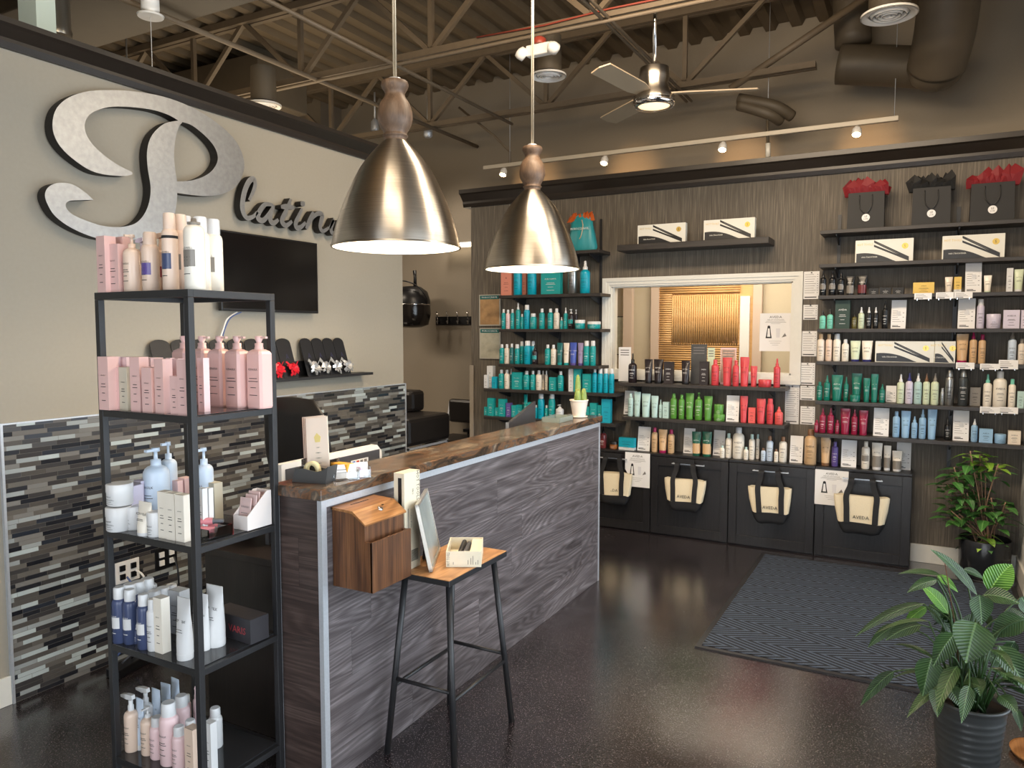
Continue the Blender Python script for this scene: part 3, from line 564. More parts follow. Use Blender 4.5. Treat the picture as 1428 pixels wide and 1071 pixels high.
def flat_shape(name, loops, thick, parent, mats):      # filled outline with holes, extruded along x
    cu = bpy.data.curves.new('s', 'CURVE'); cu.dimensions = '2D'; cu.fill_mode = 'BOTH'; cu.extrude = thick/2
    for lp in loops:
        sp = cu.splines.new('POLY'); sp.points.add(len(lp)-1); sp.use_cyclic_u = True
        for i, (a, b) in enumerate(lp): sp.points[i].co = (a, b, 0, 1)
    ob = bpy.data.objects.new('s', cu); me0 = bpy.data.meshes.new_from_object(ob); mb = MB()
    for p in me0.polygons:
        side = abs(p.normal.z) < .5
        mb.add([(me0.vertices[i].co.z, me0.vertices[i].co.x, me0.vertices[i].co.y) for i in p.vertices], [tuple(range(len(p.vertices)))], 1 if side else 0)
    bpy.data.objects.remove(ob); bpy.data.curves.remove(cu); bpy.data.meshes.remove(me0)
    return mb.build(name, mats, parent)
sx = -3.46
sg = thing('wall_sign', 'raised metal script wall sign with a giant letter P', 'sign', (sx, 0, 0))
def ZS(p): return signpt(p[0], p[1], 0, 100, 2.975)
o1 = corner_smooth([ZS(p) for p in OUT], {0, 21, 37, 54}); h1 = corner_smooth([ZS(p) for p in HOLE], {0, 8})
flat_shape('letter_p', [o1, h1], .06, sg, [signmat, signedge])
def stroke(pts, w):
    pts = smooth_poly(pts, 4, False); L_, R_ = [], []
    for i, p in enumerate(pts):
        a = pts[max(0, i-1)]; b = pts[min(len(pts)-1, i+1)]; d = Vector((b[0]-a[0], b[1]-a[1])); d = d.normalized() if d.length else Vector((1, 0))
        t = i/(len(pts)-1); ww = w*(.55+.45*math.sin(PI*min(1, max(0, t))))/2
        L_.append((p[0]-d.y*ww, p[1]+d.x*ww)); R_.append((p[0]+d.y*ww, p[1]-d.x*ww))
    return L_, R_
def letter(name, strokes, w):
    mb = MB()
    for k, s in enumerate(strokes):
        l, r = stroke(s, w); n = len(l); e = .0004*k
        vs = [(x_, a, b) for x_ in (-.03, .02+e) for a, b in l+r]
        m = 2*n
        for i in range(n-1):
            mb.add([vs[m+i], vs[m+i+1], vs[m+n+i+1], vs[m+n+i]], [(0, 3, 2, 1)], 0)
            for o_ in (0, n): mb.add([vs[o_+i], vs[o_+i+1], vs[m+o_+i+1], vs[m+o_+i]], [(0, 1, 2, 3)], 1)
        for i in (0, n-1): mb.add([vs[i], vs[n+i], vs[m+n+i], vs[m+i]], [(0, 1, 2, 3)], 1)
    mb.build(name, [signmat, signedge], sg)
def LP(ps): return [signpt(x, y, 320, 230, 8.925, -3.44) for x, y in ps]
letter('letter_l', [LP([(245, 440), (290, 345), (322, 240), (300, 172), (245, 205), (195, 310), (168, 430), (162, 540), (185, 620), (230, 662), (300, 640), (350, 585)])], .034)
letter('letter_a', [LP([(540, 500), (455, 488), (395, 545), (355, 630), (372, 680), (425, 688), (485, 620), (550, 515)]), LP([(555, 500), (510, 620), (515, 700), (555, 722), (610, 680)])], .034)
letter('letter_t', [LP([(765, 425), (705, 570), (655, 680), (672, 735), (715, 752), (780, 700)]), LP([(640, 522), (720, 520), (810, 535)])], .034)
letter('letter_i', [LP([(905, 545), (850, 660), (825, 730), (842, 782), (892, 772), (950, 715)]), LP([(885, 482), (940, 485)])], .034)
letter('letter_n', [LP([(1045, 585), (995, 700), (955, 795)]), LP([(975, 730), (1050, 640), (1110, 602), (1155, 625), (1140, 700), (1130, 780), (1165, 825), (1240, 780)])], .034)
q0 = signpt(1240, 780, 320, 230, 8.925, -3.44); bz = signpt(1165, 825, 320, 230, 8.925, -3.44)[1]
def RL(ps): return [(q0[0]+a, bz+b) for a, b in ps]
letter('letter_u', [RL([(0, .02), (.05, .09), (.02, .03), (.03, .0), (.07, .01), (.11, .09)]), RL([(.11, .09), (.09, .03), (.11, .0), (.15, .02)])], .03)
letter('letter_m', [RL([(.15, .02), (.2, .09), (.17, .0)]), RL([(.17, .02), (.22, .08), (.25, .085), (.235, .0)]), RL([(.235, .02), (.28, .08), (.31, .085), (.3, .01), (.34, .02)])], .03)
# television
t = thing('television', 'black flat television mounted on the grey left wall', 'television', (XL, 3.32, 1.99))
MB().box(.03, .06, -.385, .385, -.225, .225).build('casing', blackp, t, .004); MB().box(.06, .0615, -.375, .375, -.21, .215).build('screen', M('tv_screen', (14, 12, 12), .18), t); MB().box(0, .03, -.15, .15, -.1, .1).build('wall_bracket', blackp, t)
pts = [(-3.48, 2.99, 1.77), (-3.46, 2.95, 1.72), (-3.46, 2.93, 1.7), (-3.47, 2.9, 1.62), (-3.49, 2.91, 1.58)]
t = thing('loose_cable', 'white and blue loose cables hanging below the television', 'cable', (0, 0, 0)); MB().tube(smooth_poly([(-3.46, 3.06, 1.76), (-3.45, 2.98, 1.72), (-3.45, 2.95, 1.66), (-3.46, 2.93, 1.6)], 5, False), .004).build('white_cable', whitep, t); MB().tube(smooth_poly([(-3.45, 3.08, 1.76), (-3.44, 3.0, 1.73), (-3.45, 2.97, 1.68), (-3.46, 2.95, 1.61)], 5, False), .0035).build('blue_cable', M('blue_jacket', (70, 90, 140), .5), t)
# ledge with gift card holders
t = thing('picture_ledge', 'long black picture ledge on the grey wall above the tiles', 'shelf', (XL, 2.41, 1.345)); MB().box(0, .115, 0, 1.775, 0, .018).build('board', blackm, t, .002); MB().box(0, .012, 0, 1.62, .018, .115).build('back_strip', blackm, t)
red = M('red_ribbon', (196, 30, 44), .28); silver = M('silver_ribbon', (200, 200, 200), .22, .6)
cards = [(2.50+i*.1225, 'red') for i in range(8)] + [(3.56+i*.103, 'silver') for i in range(4)]
ordw = ['leftmost', 'second', 'third', 'fourth', 'fifth', 'sixth', 'seventh', 'rightmost']
for i, (y, c) in enumerate(cards):
    wd = .118 if c == 'red' else .1
    k = i if c == 'red' else i-8; n = 8 if c == 'red' else 4; od = 'rightmost' if k == n-1 else ordw[k]
    t = thing('gift_card_holder', f'{od} of the {"eight" if n == 8 else "four"} arched black gift card holders with {c} bows', 'gift card', (XL+.014, y, 1.363), 0, f'black gift card holders with {c} bows')
    mb = MB(); T = Matrix.Translation((.085, 0, 0)) @ Matrix.Rotation(-.3, 4, 'Y'); mb.T = T
    top = [(wd/2-wd/2*math.cos(a), .225+.03*math.sin(a)) for a in [j*PI/8 for j in range(9)]]
    mb.prism([(wd, 0), (0, 0)]+top, 0, -.004, .0, smooth=False); mb.build('card', M('black_card', (24, 24, 27), .45), t)
    lg = MB(); lg.T = T; lg.text('A', (.0015, wd*.55, .12), .05, (0, 1, 0), (0, 0, 1), 0, 0, .8); lg.build('logo', M('violet_foil', (70, 68, 100), .3, .5), t)
    b = MB(); b.T = T; rr = random.Random(i)
    for j in range(11):
        a = j*2*PI/11+rr.random()*.4; r = .022+.01*rr.random(); cx, cz = wd*.62, .05
        p0 = (.006, cx, cz); p1 = (.03, cx+r*math.cos(a), cz+r*math.sin(a)); p2 = (.012+.02*rr.random(), cx+r*1.7*math.cos(a), cz+r*1.7*math.sin(a))
        d = (-math.sin(a)*.008, math.cos(a)*.008)
        vs = []
        for p, w_ in ((p0, .4), (p1, 1.3), (p2, .9), ((.005, cx+r*.6*math.cos(a), cz+r*.6*math.sin(a)), .6)): vs += [(p[0], p[1]+d[0]*w_, p[2]+d[1]*w_), (p[0]+.004, p[1]-d[0]*w_, p[2]-d[1]*w_)]
        b.add(vs, [(0, 1, 3, 2), (2, 3, 5, 4), (4, 5, 7, 6)], 0)
    for s in (-1, 1): b.add([(.02, wd*.62, .05), (.02, wd*.62+.01, .05), (.03, wd*.62+s*.05, .1+.02*rr.random()), (.03, wd*.62+s*.05-.014, .095)], [(0, 1, 2, 3)], 0)
    b.build('ribbon_bow', red if c == 'red' else silver, t)
# outlets, cables and power strip
def outlet(u, v, m, lab, n=4):
    q = PX(u, v, XL+.012); t = thing('wall_outlet', lab, 'outlet', (XL+.012, q.y, q.z)); MB().box(0, .007, -.065, .065, -.055, .055).build('plate', m, t, .002)
    for a in (-.03, .03):
        for b in (-.022, .022): MB().box(.007, .014, a-.014, a+.014, b-.014, b+.014).build('socket', blackp if m is whitep else whitep, t)
    return q
q = outlet(177, 796, whitep, 'white wall outlet plate with plugs low on the tiles')
t = thing('plug_cable', 'white and blue cables hanging from the white outlet', 'cable', (0, 0, 0))
MB().tube(smooth_poly([(-3.46, q.y+.03, q.z), (-3.42, q.y+.05, q.z-.05), (-3.44, q.y+.07, q.z-.25), (-3.45, q.y, .05)], 5, False), .005).build('white_cable', whitep, t)
MB().tube(smooth_poly([(-3.46, q.y-.02, q.z-.02), (-3.43, q.y, q.z-.1), (-3.44, q.y+.01, q.z-.3), (-3.45, q.y-.1, .04)], 5, False), .005).build('blue_cable', M('blue_jacket', (70, 90, 140), .5), t)
q = outlet(231, 777, blackp, 'black wall outlet plate right of the white one')
pipe('hanging_cable', 'black power cord hanging from the black outlet', 'cable', smooth_poly([(-3.46, q.y+.03, q.z), (-3.43, q.y+.03, q.z-.1), (-3.44, q.y+.02, .1), (-3.4, q.y-.1, .02)], 5, False), .005, blackp)
t = thing('power_strip', 'black power strip with tangled cords on the floor by the tiles', 'power strip', (-3.36, 2.3, 0), .2); MB().box(-.04, .04, -.16, .16, 0, .045).build('housing', blackp, t, .006)
for k in range(4): MB().tube(smooth_poly([(0, -.1+k*.06, .05), (.05, -.05+k*.03, .1), (.02, .1, .03), (.1, .2+.05*k, .01)], 5, False), .005).build('cord', blackp if k % 2 else greyp, t)
# ------------------------------------------------------------------ products
PAL = {'T': ('teal', (20, 150, 150)), 'TB': ('turquoise', (10, 158, 182)), 'DT': ('dark teal', (30, 100, 100)), 'W': ('white', (214, 214, 214)), 'C': ('cream', (226, 214, 198)),
 'K': ('dark brown', (34, 25, 28)), 'BK': ('black', (20, 20, 22)), 'P': ('blue violet', (64, 84, 168)), 'PU': ('violet', (92, 76, 140)), 'LV': ('lavender', (206, 198, 214)),
 'R': ('coral red', (202, 68, 74)), 'RC': ('coral', (222, 92, 88)), 'G': ('green', (84, 140, 56)), 'M': ('pale mint', (176, 204, 200)), 'MA': ('aqua', (120, 200, 178)), 'TN': ('tan', (206, 170, 128)),
 'MG': ('magenta', (160, 26, 84)), 'DG': ('dark green', (24, 84, 66)), 'FG': ('forest green', (36, 60, 52)), 'E': ('emerald', (10, 108, 92)), 'B': ('burgundy', (138, 24, 58)),
 'LB': ('light blue', (144, 182, 214)), 'SB': ('pale blue', (196, 210, 226)), 'S': ('silver', (176, 176, 174)), 'GY': ('grey', (128, 122, 114)), 'CH': ('charcoal', (56, 60, 62)), 'Y': ('yellow', (224, 188, 96)), 'O': ('olive', (92, 84, 40)),
 'PK': ('pink', (222, 182, 176)), 'PP': ('pale pink', (232, 200, 200)), 'BG': ('beige', (204, 196, 176)), 'BL': ('blush', (226, 200, 180)), 'NV': ('navy', (44, 44, 110)), 'DB': ('slate blue', (66, 76, 108)),
 'OP': ('orange pink', (206, 130, 110)), 'MB': ('bronze brown', (120, 86, 60)), 'AM': ('amber', (150, 90, 44)), 'IV': ('ivory', (236, 228, 214)), 'CG': ('pale green', (206, 216, 186)), 'TK': ('plum brown', (110, 48, 50)), 'SI': ('silver violet', (150, 136, 170))}
def pm(c): return M('plastic_'+PAL[c][0].replace(' ', '_'), PAL[c][1], .3 if c not in ('S',) else .28, .0 if c != 'S' else .9)
def cm(c): return M('carton_'+PAL[c][0].replace(' ', '_'), PAL[c][1], .55)
NOUN = {'b': ('shampoo_bottle', 'bottle'), 's': ('spray_bottle', 'spray bottle'), 'd': ('dropper_bottle', 'dropper bottle'), 'c': ('spray_can', 'can'), 'p': ('pump_bottle', 'pump bottle'),
 't': ('squeeze_tube', 'tube'), 'j': ('cream_jar', 'jar'), 'x': ('product_carton', 'carton'), 'g': ('price_card', 'price card'), 'q': ('square_pump_bottle', 'square pump bottle'), 'h': ('trigger_spray_bottle', 'trigger bottle'), 'n': ('spray_can', 'uncapped can')}
ITEMS = []; SHELF_LAB = {}
def prod(kind, x, y, z, w, h, body, cap, shelf, brand='', seg=14, lab=None, lk=None, dep=None, rz=None, dark=None, u=0):
    nm, noun = NOUN[kind]; B, Cp = pm(body), pm(cap); rw = random.Random(len(ITEMS))
    t = thing(nm, '', noun.split()[-1] if kind != 'g' else 'price card', (x, y, z), (rw.random()-.5)*.16 if rz is None else rz)
    lk_i = ink if PAL[body][1][0]+PAL[body][1][1]+PAL[body][1][2] > 330 else paper
    mats = [B, lk_i] + ([lab] if lab else []); r = w/2; mb = MB()
    def lines(r_, z0, z1, wrap=True, fy=None, hw=None):       # brand word plus small print
        hh = z1-z0
        if brand:
            sz = min(hh*.16, r_*1.1/max(3, len(brand))*2.1)
            if wrap: mb.text(brand, (0, -r_-.0006, z0+hh*.72), sz, wrap=r_)
            else: mb.text(brand, (0, fy-.0006, z0+hh*.72), min(sz, hw*2.2/len(brand)))
        for k, (f, l) in enumerate(((.52, .5), (.45, .62), (.3, .36), (.12, .5))):
            a = z0+hh*f; th = min(.0022, hh*.022)
            if wrap: mb.arc(r_+.0005, a, a+th, l*.9)
            else: mb.quad((-hw*l, fy-.0006, a), (hw*l, fy-.0006, a), (hw*l, fy-.0006, a+th), (-hw*l, fy-.0006, a+th), 1)
    if kind in 'bsdpchn':
        bf = {'b': .82, 's': .74, 'd': .68, 'p': .78, 'c': .8, 'h': .72, 'n': .93}[kind]; cr = {'b': .52, 's': .5, 'd': .4, 'p': .4, 'c': .74, 'h': .42, 'n': .3}[kind]
        bh = h*bf; sh = min(w*.42, bh*.2)
        pr = [(r*.9, 0), (r, .004), (r, bh-sh)] + [(r*(cr+(1-cr)*math.cos(a)), bh-sh+sh*.85*math.sin(a)) for a in (.35, .75, 1.15, 1.5)] + [(r*cr*.98, bh)]
        mb.lathe(pr, seg); lines(r, bh*.16, bh*.78)
        if lab: mb.arc(r+.0008, bh*(lk or (.35, .6))[0], bh*(lk or (.35, .6))[1], .95, 2)
        if dark: mb.lathe([(r*1.004, bh-sh-.002), (r*1.004, bh*.84)], seg, m=1, closed=False)
        body_o = mb.build('bottle_body' if kind not in 'cn' else 'can_body', mats, t)
        c = MB()
        if kind in 'bc': c.lathe([(r*cr, bh-.002), (r*cr*1.02, bh+.003), (r*cr*.98, h-.004), (r*cr*.85, h)], seg)
        elif kind == 's': c.lathe([(r*cr, bh-.002), (r*cr, bh+h*.07), (r*cr*.62, bh+h*.1), (r*.26, h-h*.05), (r*.2, h)], seg).box(-r*.12, r*.12, -r*.42, 0, h-h*.06, h-h*.025)
        elif kind == 'd': c.lathe([(r*cr, bh-.002), (r*cr, bh+h*.1), (r*.2, bh+h*.12), (r*.17, h-.006), (r*.08, h)], seg)
        elif kind == 'p': c.lathe([(r*cr, bh-.002), (r*cr, bh+h*.06), (r*.16, bh+h*.065), (r*.14, h-h*.05), (r*.34, h-h*.05), (r*.32, h)], seg).box(-r*.16, r*.16, -r*.95, 0, h-h*.045, h-h*.012)
        elif kind == 'n': c.lathe([(r*.6, bh-.003), (r*.62, bh+h*.015), (r*.3, bh+h*.02), (r*.24, h), (.001, h)], seg)
        elif kind == 'h':
            c.lathe([(r*cr, bh-.002), (r*cr, bh+h*.08), (r*.3, bh+h*.1), (r*.3, h-h*.1)], seg)
            c.prism([(-r*1.9, h-h*.085), (-r*1.95, h-h*.045), (-r*.8, h-.002), (r*.6, h), (r*.75, h-h*.07), (-r*.5, h-h*.1)], 1, -r*.28, r*.28)
        c.build({'p': 'pump_head', 's': 'spray_nozzle', 'd': 'dropper', 'h': 'trigger_head', 'n': 'spray_valve'}.get(kind, 'cap'), Cp, t)
    elif kind == 't':
        ch = h*.1; n = seg; vs = []; prof = [(ch, .80, .80), (h*.3, .84, .78), (h*.6, .92, .55), (h*.85, .99, .2), (h*.93, 1, .07), (h, 1, .06)]
        for zz, a, bb in prof:
            for k in range(n): an = 2*PI*k/n; vs.append((r*a*math.cos(an), r*bb*math.sin(an), zz))
        fs = [(i*n+k, i*n+(k+1) % n, (i+1)*n+(k+1) % n, (i+1)*n+k) for i in range(len(prof)-1) for k in range(n)]
        mb.add(vs, fs, 0, True); mb.add(vs[-n:], [tuple(range(n))])
        fy = -r*.70
        if brand: mb.text(brand, (0, -r*.50, h*.62), r*.36, (1, 0, 0), (0, .18, 1))
        for f, l in ((.5, .45), (.46, .5), (.4, .3)): mb.quad((-r*l, -r*.66, h*f), (r*l, -r*.66, h*f), (r*l, -r*.65, h*f+.0016), (-r*l, -r*.65, h*f+.0016), 1)
        if lab: 
            z0, z1 = (lk or (.1, .52)); vs = []
            for zz in (z0*h, z1*h):
                for k in range(n): an = 2*PI*k/n; vs.append((r*.87*math.cos(an), r*.8*math.sin(an), zz))
            mb.add(vs, [(k, (k+1) % n, n+(k+1) % n, n+k) for k in range(n)], 2, True)
        mb.build('tube_body', mats, t); MB().lathe([(r*.78, 0), (r*.8, .003), (r*.82, ch)], seg).build('cap', Cp, t)
    elif kind == 'j':
        bh = h*.62; mb.lathe([(r*.88, 0), (r*.97, .004), (r*.97, bh)], seg+6); lines(r*.97, bh*.1, bh*.9); mb.build('jar_body', mats, t)
        MB().lathe([(r, bh), (r, h-.003), (r*.94, h)], seg+6).build('lid', Cp, t)
    elif kind == 'q':
        a = r; bh = h*.80; d = dep/2 if dep else a; ch = a*.22
        oc = lambda s, e: [(-a*s+e, -d*s), (a*s-e, -d*s), (a*s, -d*s+e), (a*s, d*s-e), (a*s-e, d*s), (-a*s+e, d*s), (-a*s, d*s-e), (-a*s, -d*s+e)]
        lv = [(0, .94), (.006, 1), (bh-.012, 1), (bh-.003, .86), (bh+.004, .5)]; vs = [(px_, py_, zz) for zz, s in lv for px_, py_ in oc(s, ch*s)]
        mb.add(vs, [(i*8+k, i*8+(k+1) % 8, (i+1)*8+(k+1) % 8, (i+1)*8+k) for i in range(4) for k in range(8)]); mb.add(vs[-8:], [tuple(range(8))])
        lines(a, bh*.14, bh*.86, False, -d, a); mb.build('bottle_body', mats, t)
        MB().lathe([(a*.42, bh), (a*.42, bh+h*.045), (a*.38, bh+h*.05), (a*.4, bh+h*.1), (a*.2, bh+h*.105), (a*.34, h-h*.05), (a*.36, h-.002), (a*.3, h)], 20).box(-a*.14, a*.14, -.001, a*1.0, h-h*.035, h-h*.008).build('pump_head', Cp, t).rotation_euler.z = -PI/2 if kind == 'q' else 0
    elif kind == 'x':
        d = (dep or min(.05, w*.8))/2; mats[0] = cm(body)
        mb.box(-r, r, -d, d, 0, h)
        if h > w*.6: lines(r, h*.08, h*.86, False, -d, r*.8)
        elif brand: mb.text(brand, (0, -d-.0006, h*.42), w*.13)
        if lab: mb.box(-r-.0004, r+.0004, -d-.0004, d, 0, h*.22, 2)
        mb.build('carton', mats, t)
        MB().quad((-r*.97, -d*.9, h+.0004), (r*.97, -d*.9, h+.0004), (r*.97, -d*.9+.0012, h+.0004), (-r*.97, -d*.9+.0012, h+.0004)).build('flap_seam', greyink, t)
    elif kind == 'g':
        mb = MB(); T = Matrix.Rotation(-.14, 4, 'X'); mb.T = T; mats = [paper, ink, greyink]
        mb.box(-r, r, 0, .002, 0, h)
        for k in range(6):
            zz = h*(.62-.075*k); mb.quad((-r*.8, -.0005, zz), (-r*.8+w*(.35+.12*((k*7) % 3)), -.0005, zz), (-r*.8+w*(.35+.12*((k*7) % 3)), -.0005, zz+.0022), (-r*.8, -.0005, zz+.0022), 2)
            if k % 2: mb.quad((r*.55, -.0005, zz), (r*.75, -.0005, zz), (r*.75, -.0005, zz+.003), (r*.55, -.0005, zz+.003), 1)
        mb.quad((-r*.8, -.0005, h*.06), (r*.3, -.0005, h*.06), (r*.3, -.0005, h*.085), (-r*.8, -.0005, h*.085), 1)
        mb.quad((-r*.8, -.0005, h*.1), (r*.0, -.0005, h*.1), (r*.0, -.0005, h*.12), (-r*.8, -.0005, h*.12), 1)
        mb.build('card_face', mats, t); b = MB(); b.prism([(0, h*.6), (.002, h*.6), (.05, 0), (.047, 0)], 0, -r*.25, r*.25); 
        b.v = [(v[0], v[1]+.0+(.14*.0), v[2]) for v in b.v]; b.build('easel_back', paper, t)
    if kind == 'g': look = 'white price card'
    elif kind == 'x': look = f'{PAL[body][0]} carton'
    elif kind == 'n': look = f'{PAL[body][0]} can without cap'
    elif body == cap: look = f'{PAL[body][0]} {noun}'
    else: look = f'{PAL[body][0]} {noun} with {PAL[cap][0]} {"pump" if kind in "pq" else "nozzle" if kind in "sh" else "dropper" if kind == "d" else "lid" if kind == "j" else "cap"}'
    ITEMS.append([t, look, shelf, u, noun, h]); return t
SP = 5.875
def row(shelf, zs, ox, oy, s, spec, y0=SP, brand='', seg=14, dy=0.0):
    for it in spec.strip().split('\n'):
        p = it.split(); kind = p[0]; u0, u1, vt = [float(q) for q in p[1:4]]; body = p[4]; cap = p[5] if len(p) > 5 and p[5][0] not in '=@/^+!~' else body
        y = y0; z = zs; br = brand; lab = None; lk = None; dark = None
        for o in p[5:]:
            if o[0] == '@': y = y0+float(o[1:])
            if o[0] == '^': z = zs+float(o[1:])
            if o[0] == '/': br = o[1:]
            if o[0] == '+': lab = pm(o[1:])
            if o[0] == '!': y = float(o[1:])
            if o[0] == '~': dark = 1
            if o[0] == '=': y = PZ(ox+(u0+u1)/2/s, oy+float(o[1:])/s, zs).y + .02
        a = PY(ox+u0/s, oy+vt/s, y); b = PY(ox+u1/s, oy+vt/s, y); w = (b.x-a.x)*.94; h = (a.z+b.z)/2-z
        while shelf.startswith('black rack') and (a.x+b.x)/2-w/2 < -2.492 and y > 1.62:
            y -= .008; a = PY(ox+u0/s, oy+vt/s, y); b = PY(ox+u1/s, oy+vt/s, y); w = (b.x-a.x)*.94; h = (a.z+b.z)/2-z
        prod(kind, (a.x+b.x)/2, y, z, w, h, body, cap, shelf, br, seg, lab, lk, None, None, dark, ox+(u0+u1)/2/s)
MO = 'MOROCCANOIL'
row('teal unit, second shelf', 1.965, 660, 290, 6.695, '''x 268 368 575 OP /x
b 378 455 500 TB W
x 458 500 575 OP @.07
b 508 590 500 TB W
x 638 832 592 T
b 885 975 470 S W
s 1000 1092 495 TB W''', brand=MO)
row('teal unit, third shelf', 1.67, 660, 290, 6.695, '''b 265 302 945 T W
b 305 345 950 PP W
b 348 385 945 T W
s 398 440 885 T W
b 441 472 990 T W
c 475 528 905 TB W
c 532 592 985 T W
b 617 668 940 T W
b 695 748 940 T W
b 752 806 938 C W
s 809 840 1020 T W
s 845 882 930 T W
p 886 942 945 K W +T
p 945 975 950 K W +T @.06
j 950 1045 1045 T W @-.03
j 1065 1190 1060 T W''', brand=MO)
row('teal unit, fourth shelf', 1.362, 660, 430, 6.3, '''b 232 273 315 T W
b 275 318 315 C W
b 320 358 310 DT W
c 365 408 315 T W
c 410 446 290 T W @.05
c 448 508 285 TB W
c 505 545 288 TB W @.07
s 518 568 320 K BK +T @-.01
b 630 680 318 T W
b 682 730 320 C W
t 735 788 303 DT T
t 792 846 303 C T
t 848 912 300 P PU
t 918 970 303 SI PU
c 970 1025 285 T W
c 1027 1078 285 T W''', brand=MO)
row('teal unit, fifth shelf', 1.138, 660, 430, 6.3, '''x 100 133 585 W /x
x 130 185 505 W /x @.07
x 170 212 600 TB
b 225 272 540 T W
b 274 320 540 C W
s 322 345 530 T W @.05
x 348 438 560 T
b 440 498 550 T W
b 502 548 548 T W
b 552 602 545 C W
b 600 628 548 C W @.06
b 630 655 548 C W @.03
x 675 732 605 T
b 742 795 552 T W
x 843 886 532 W /x
x 890 953 532 T
x 968 1042 575 T
b 1046 1092 525 TB W
c 1094 1142 528 TB W
c 1144 1190 528 TB W
c 1192 1240 530 TB W''', brand=MO)
row('teal unit, bottom shelf', .888, 660, 430, 6.3, '''x 100 130 865 T
x 134 190 788 T
x 192 226 870 T
x 230 290 795 T
x 294 338 830 PU
x 342 385 850 T
x 388 440 845 T @.04
t 443 478 757 T
x 484 538 825 T
b 540 566 850 TB W
c 568 625 748 TB W
b 628 660 852 T W
c 662 720 745 T W
p 725 795 845 W
x 950 1028 862 T
x 1032 1094 830 T
x 1096 1131 850 T
x 1134 1215 798 TB''', brand=MO)
AV = 'AVEDA'
row('top shelf below window', 1.232, 860, 470, 5.492, '''d 90 158 125 K BK
t 213 280 170 K BK
t 283 362 170 K BK
x 366 438 188 K
t 495 565 182 K BK
x 638 708 188 K
b 725 788 172 R
t 810 888 157 R
b 890 940 178 R @-.02
t 944 1020 153 R
t 1024 1080 222 R
j 1082 1190 325 R
s 1203 1258 165 R''', brand=AV)
row('lower shelf below window', .955, 860, 470, 5.492, '''g 50 150 412 W @.09
b 88 130 430 M
t 134 186 420 M
t 190 262 433 M
t 264 322 450 M
s 324 352 480 M
x 357 405 497 M
b 412 465 432 G
b 475 523 440 G
t 527 596 430 G
p 600 660 425 G
t 668 738 452 G
j 741 832 590 G
j 745 822 515 G ^.047
g 838 940 448 W
t 945 1008 452 R
x 1012 1066 540 RC
t 1070 1146 472 R
c 1150 1206 470 R
s 1210 1278 535 RC''', brand=AV)
row('black cabinet tops', .664, 820, 570, 2.975, '''d 48 78 70 TK BK
j 90 125 135 AM BK
x 130 198 120 TB +W /MOROCCANOIL''', y0=5.93)
row('black cabinet tops', .664, 860, 470, 5.492, '''g 155 258 688 W
b 268 316 692 TN MG
t 321 390 708 TN MG
b 393 445 708 TN MG
g 510 600 700 W @.05
t 576 650 725 DG +TN @-.02
t 653 733 725 DG +TN @-.02
g 735 830 715 W @.05
b 790 830 830 IV M @-.03
b 834 886 738 IV M
b 889 983 690 IV W
b 972 1011 842 IV M @-.03
b 1014 1062 745 IV M
b 1066 1098 745 IV M @.05
b 1105 1142 850 SB MB @-.02
b 1147 1203 758 SB MB
b 1206 1240 858 IV MB @-.02
b 1244 1308 762 IV MB
g 1325 1430 758 W''', brand=AV, y0=5.935)
row('black cabinet tops', .664, 1110, 500, 4.4906, '''b 54 135 442 TN MB
t 155 222 492 TN MB
b 224 268 520 PU
g 283 385 512 W
b 412 467 518 IV +GY
t 474 546 528 IV W +GY
t 549 600 545 IV W +GY
t 602 670 578 IV W +GY
g 630 727 522 W @.075''', brand=AV, y0=5.925)
row('right unit, third shelf', 1.905, 1110, 370, 4.4906, '''s 150 195 35 BK +GY
s 205 255 35 BK +GY
s 262 307 45 BK +GY
t 312 372 68 BK +GY
t 382 452 65 BK +TK
x 455 520 145 BK /x
x 524 600 140 BK /x
x 606 680 140 BK /x
x 730 870 108 Y
t 932 985 73 C W
x 990 1038 73 Y +W
g 1063 1173 -20 W
t 1176 1230 63 IV CG
x 1320 1362 18 W
t 1366 1430 25 CG W''', brand=AV)
row('right unit, fourth shelf', 1.668, 1110, 370, 4.4906, '''s 148 190 285 MA BK
s 195 238 275 MA BK
x 248 345 220 FG
d 350 385 285 O BK
s 390 432 262 CG W
s 440 478 262 BK W
s 484 520 262 BK W
s 540 582 225 BK
g 595 695 215 W
g 1015 1130 205 W
c 1134 1186 212 LV W
j 1190 1288 305 LV
x 1297 1405 280 LV
x 1409 1450 280 LV''', brand=AV)
row('right unit, fifth shelf', 1.436, 1110, 370, 4.4906, '''b 133 183 430 C TN
b 186 231 430 BL TN
c 234 284 428 IV W
b 287 335 462 IV W
t 340 408 472 CG NV
t 411 485 472 IV NV
t 1004 1086 430 TN MG
s 1089 1140 408 TN MG
b 1144 1195 433 TN MG
s 1330 1388 405 SB GY
b 1392 1440 460 C GY''', brand=AV)
row('right unit, sixth shelf', 1.15, 1110, 500, 4.4906, '''b 130 170 145 E
s 175 219 105 E
t 222 298 103 E
s 300 333 115 E
t 348 418 93 E @.03
j 336 405 228 E @-.035
t 422 467 123 E
t 470 520 97 E
s 522 562 160 E
g 563 632 170 W @.06
s 634 684 98 CG W
s 687 739 90 LV NV
s 741 794 92 M W
s 797 844 92 CG MB
s 847 901 92 CG GY
c 903 933 185 S
c 935 998 68 S
c 1018 1085 68 CH S
x 1090 1160 180 GY @.06
s 1175 1233 98 IV MA
b 1236 1328 80 IV W
b 1332 1382 128 IV MA
x 1386 1430 205 M''', brand=AV)
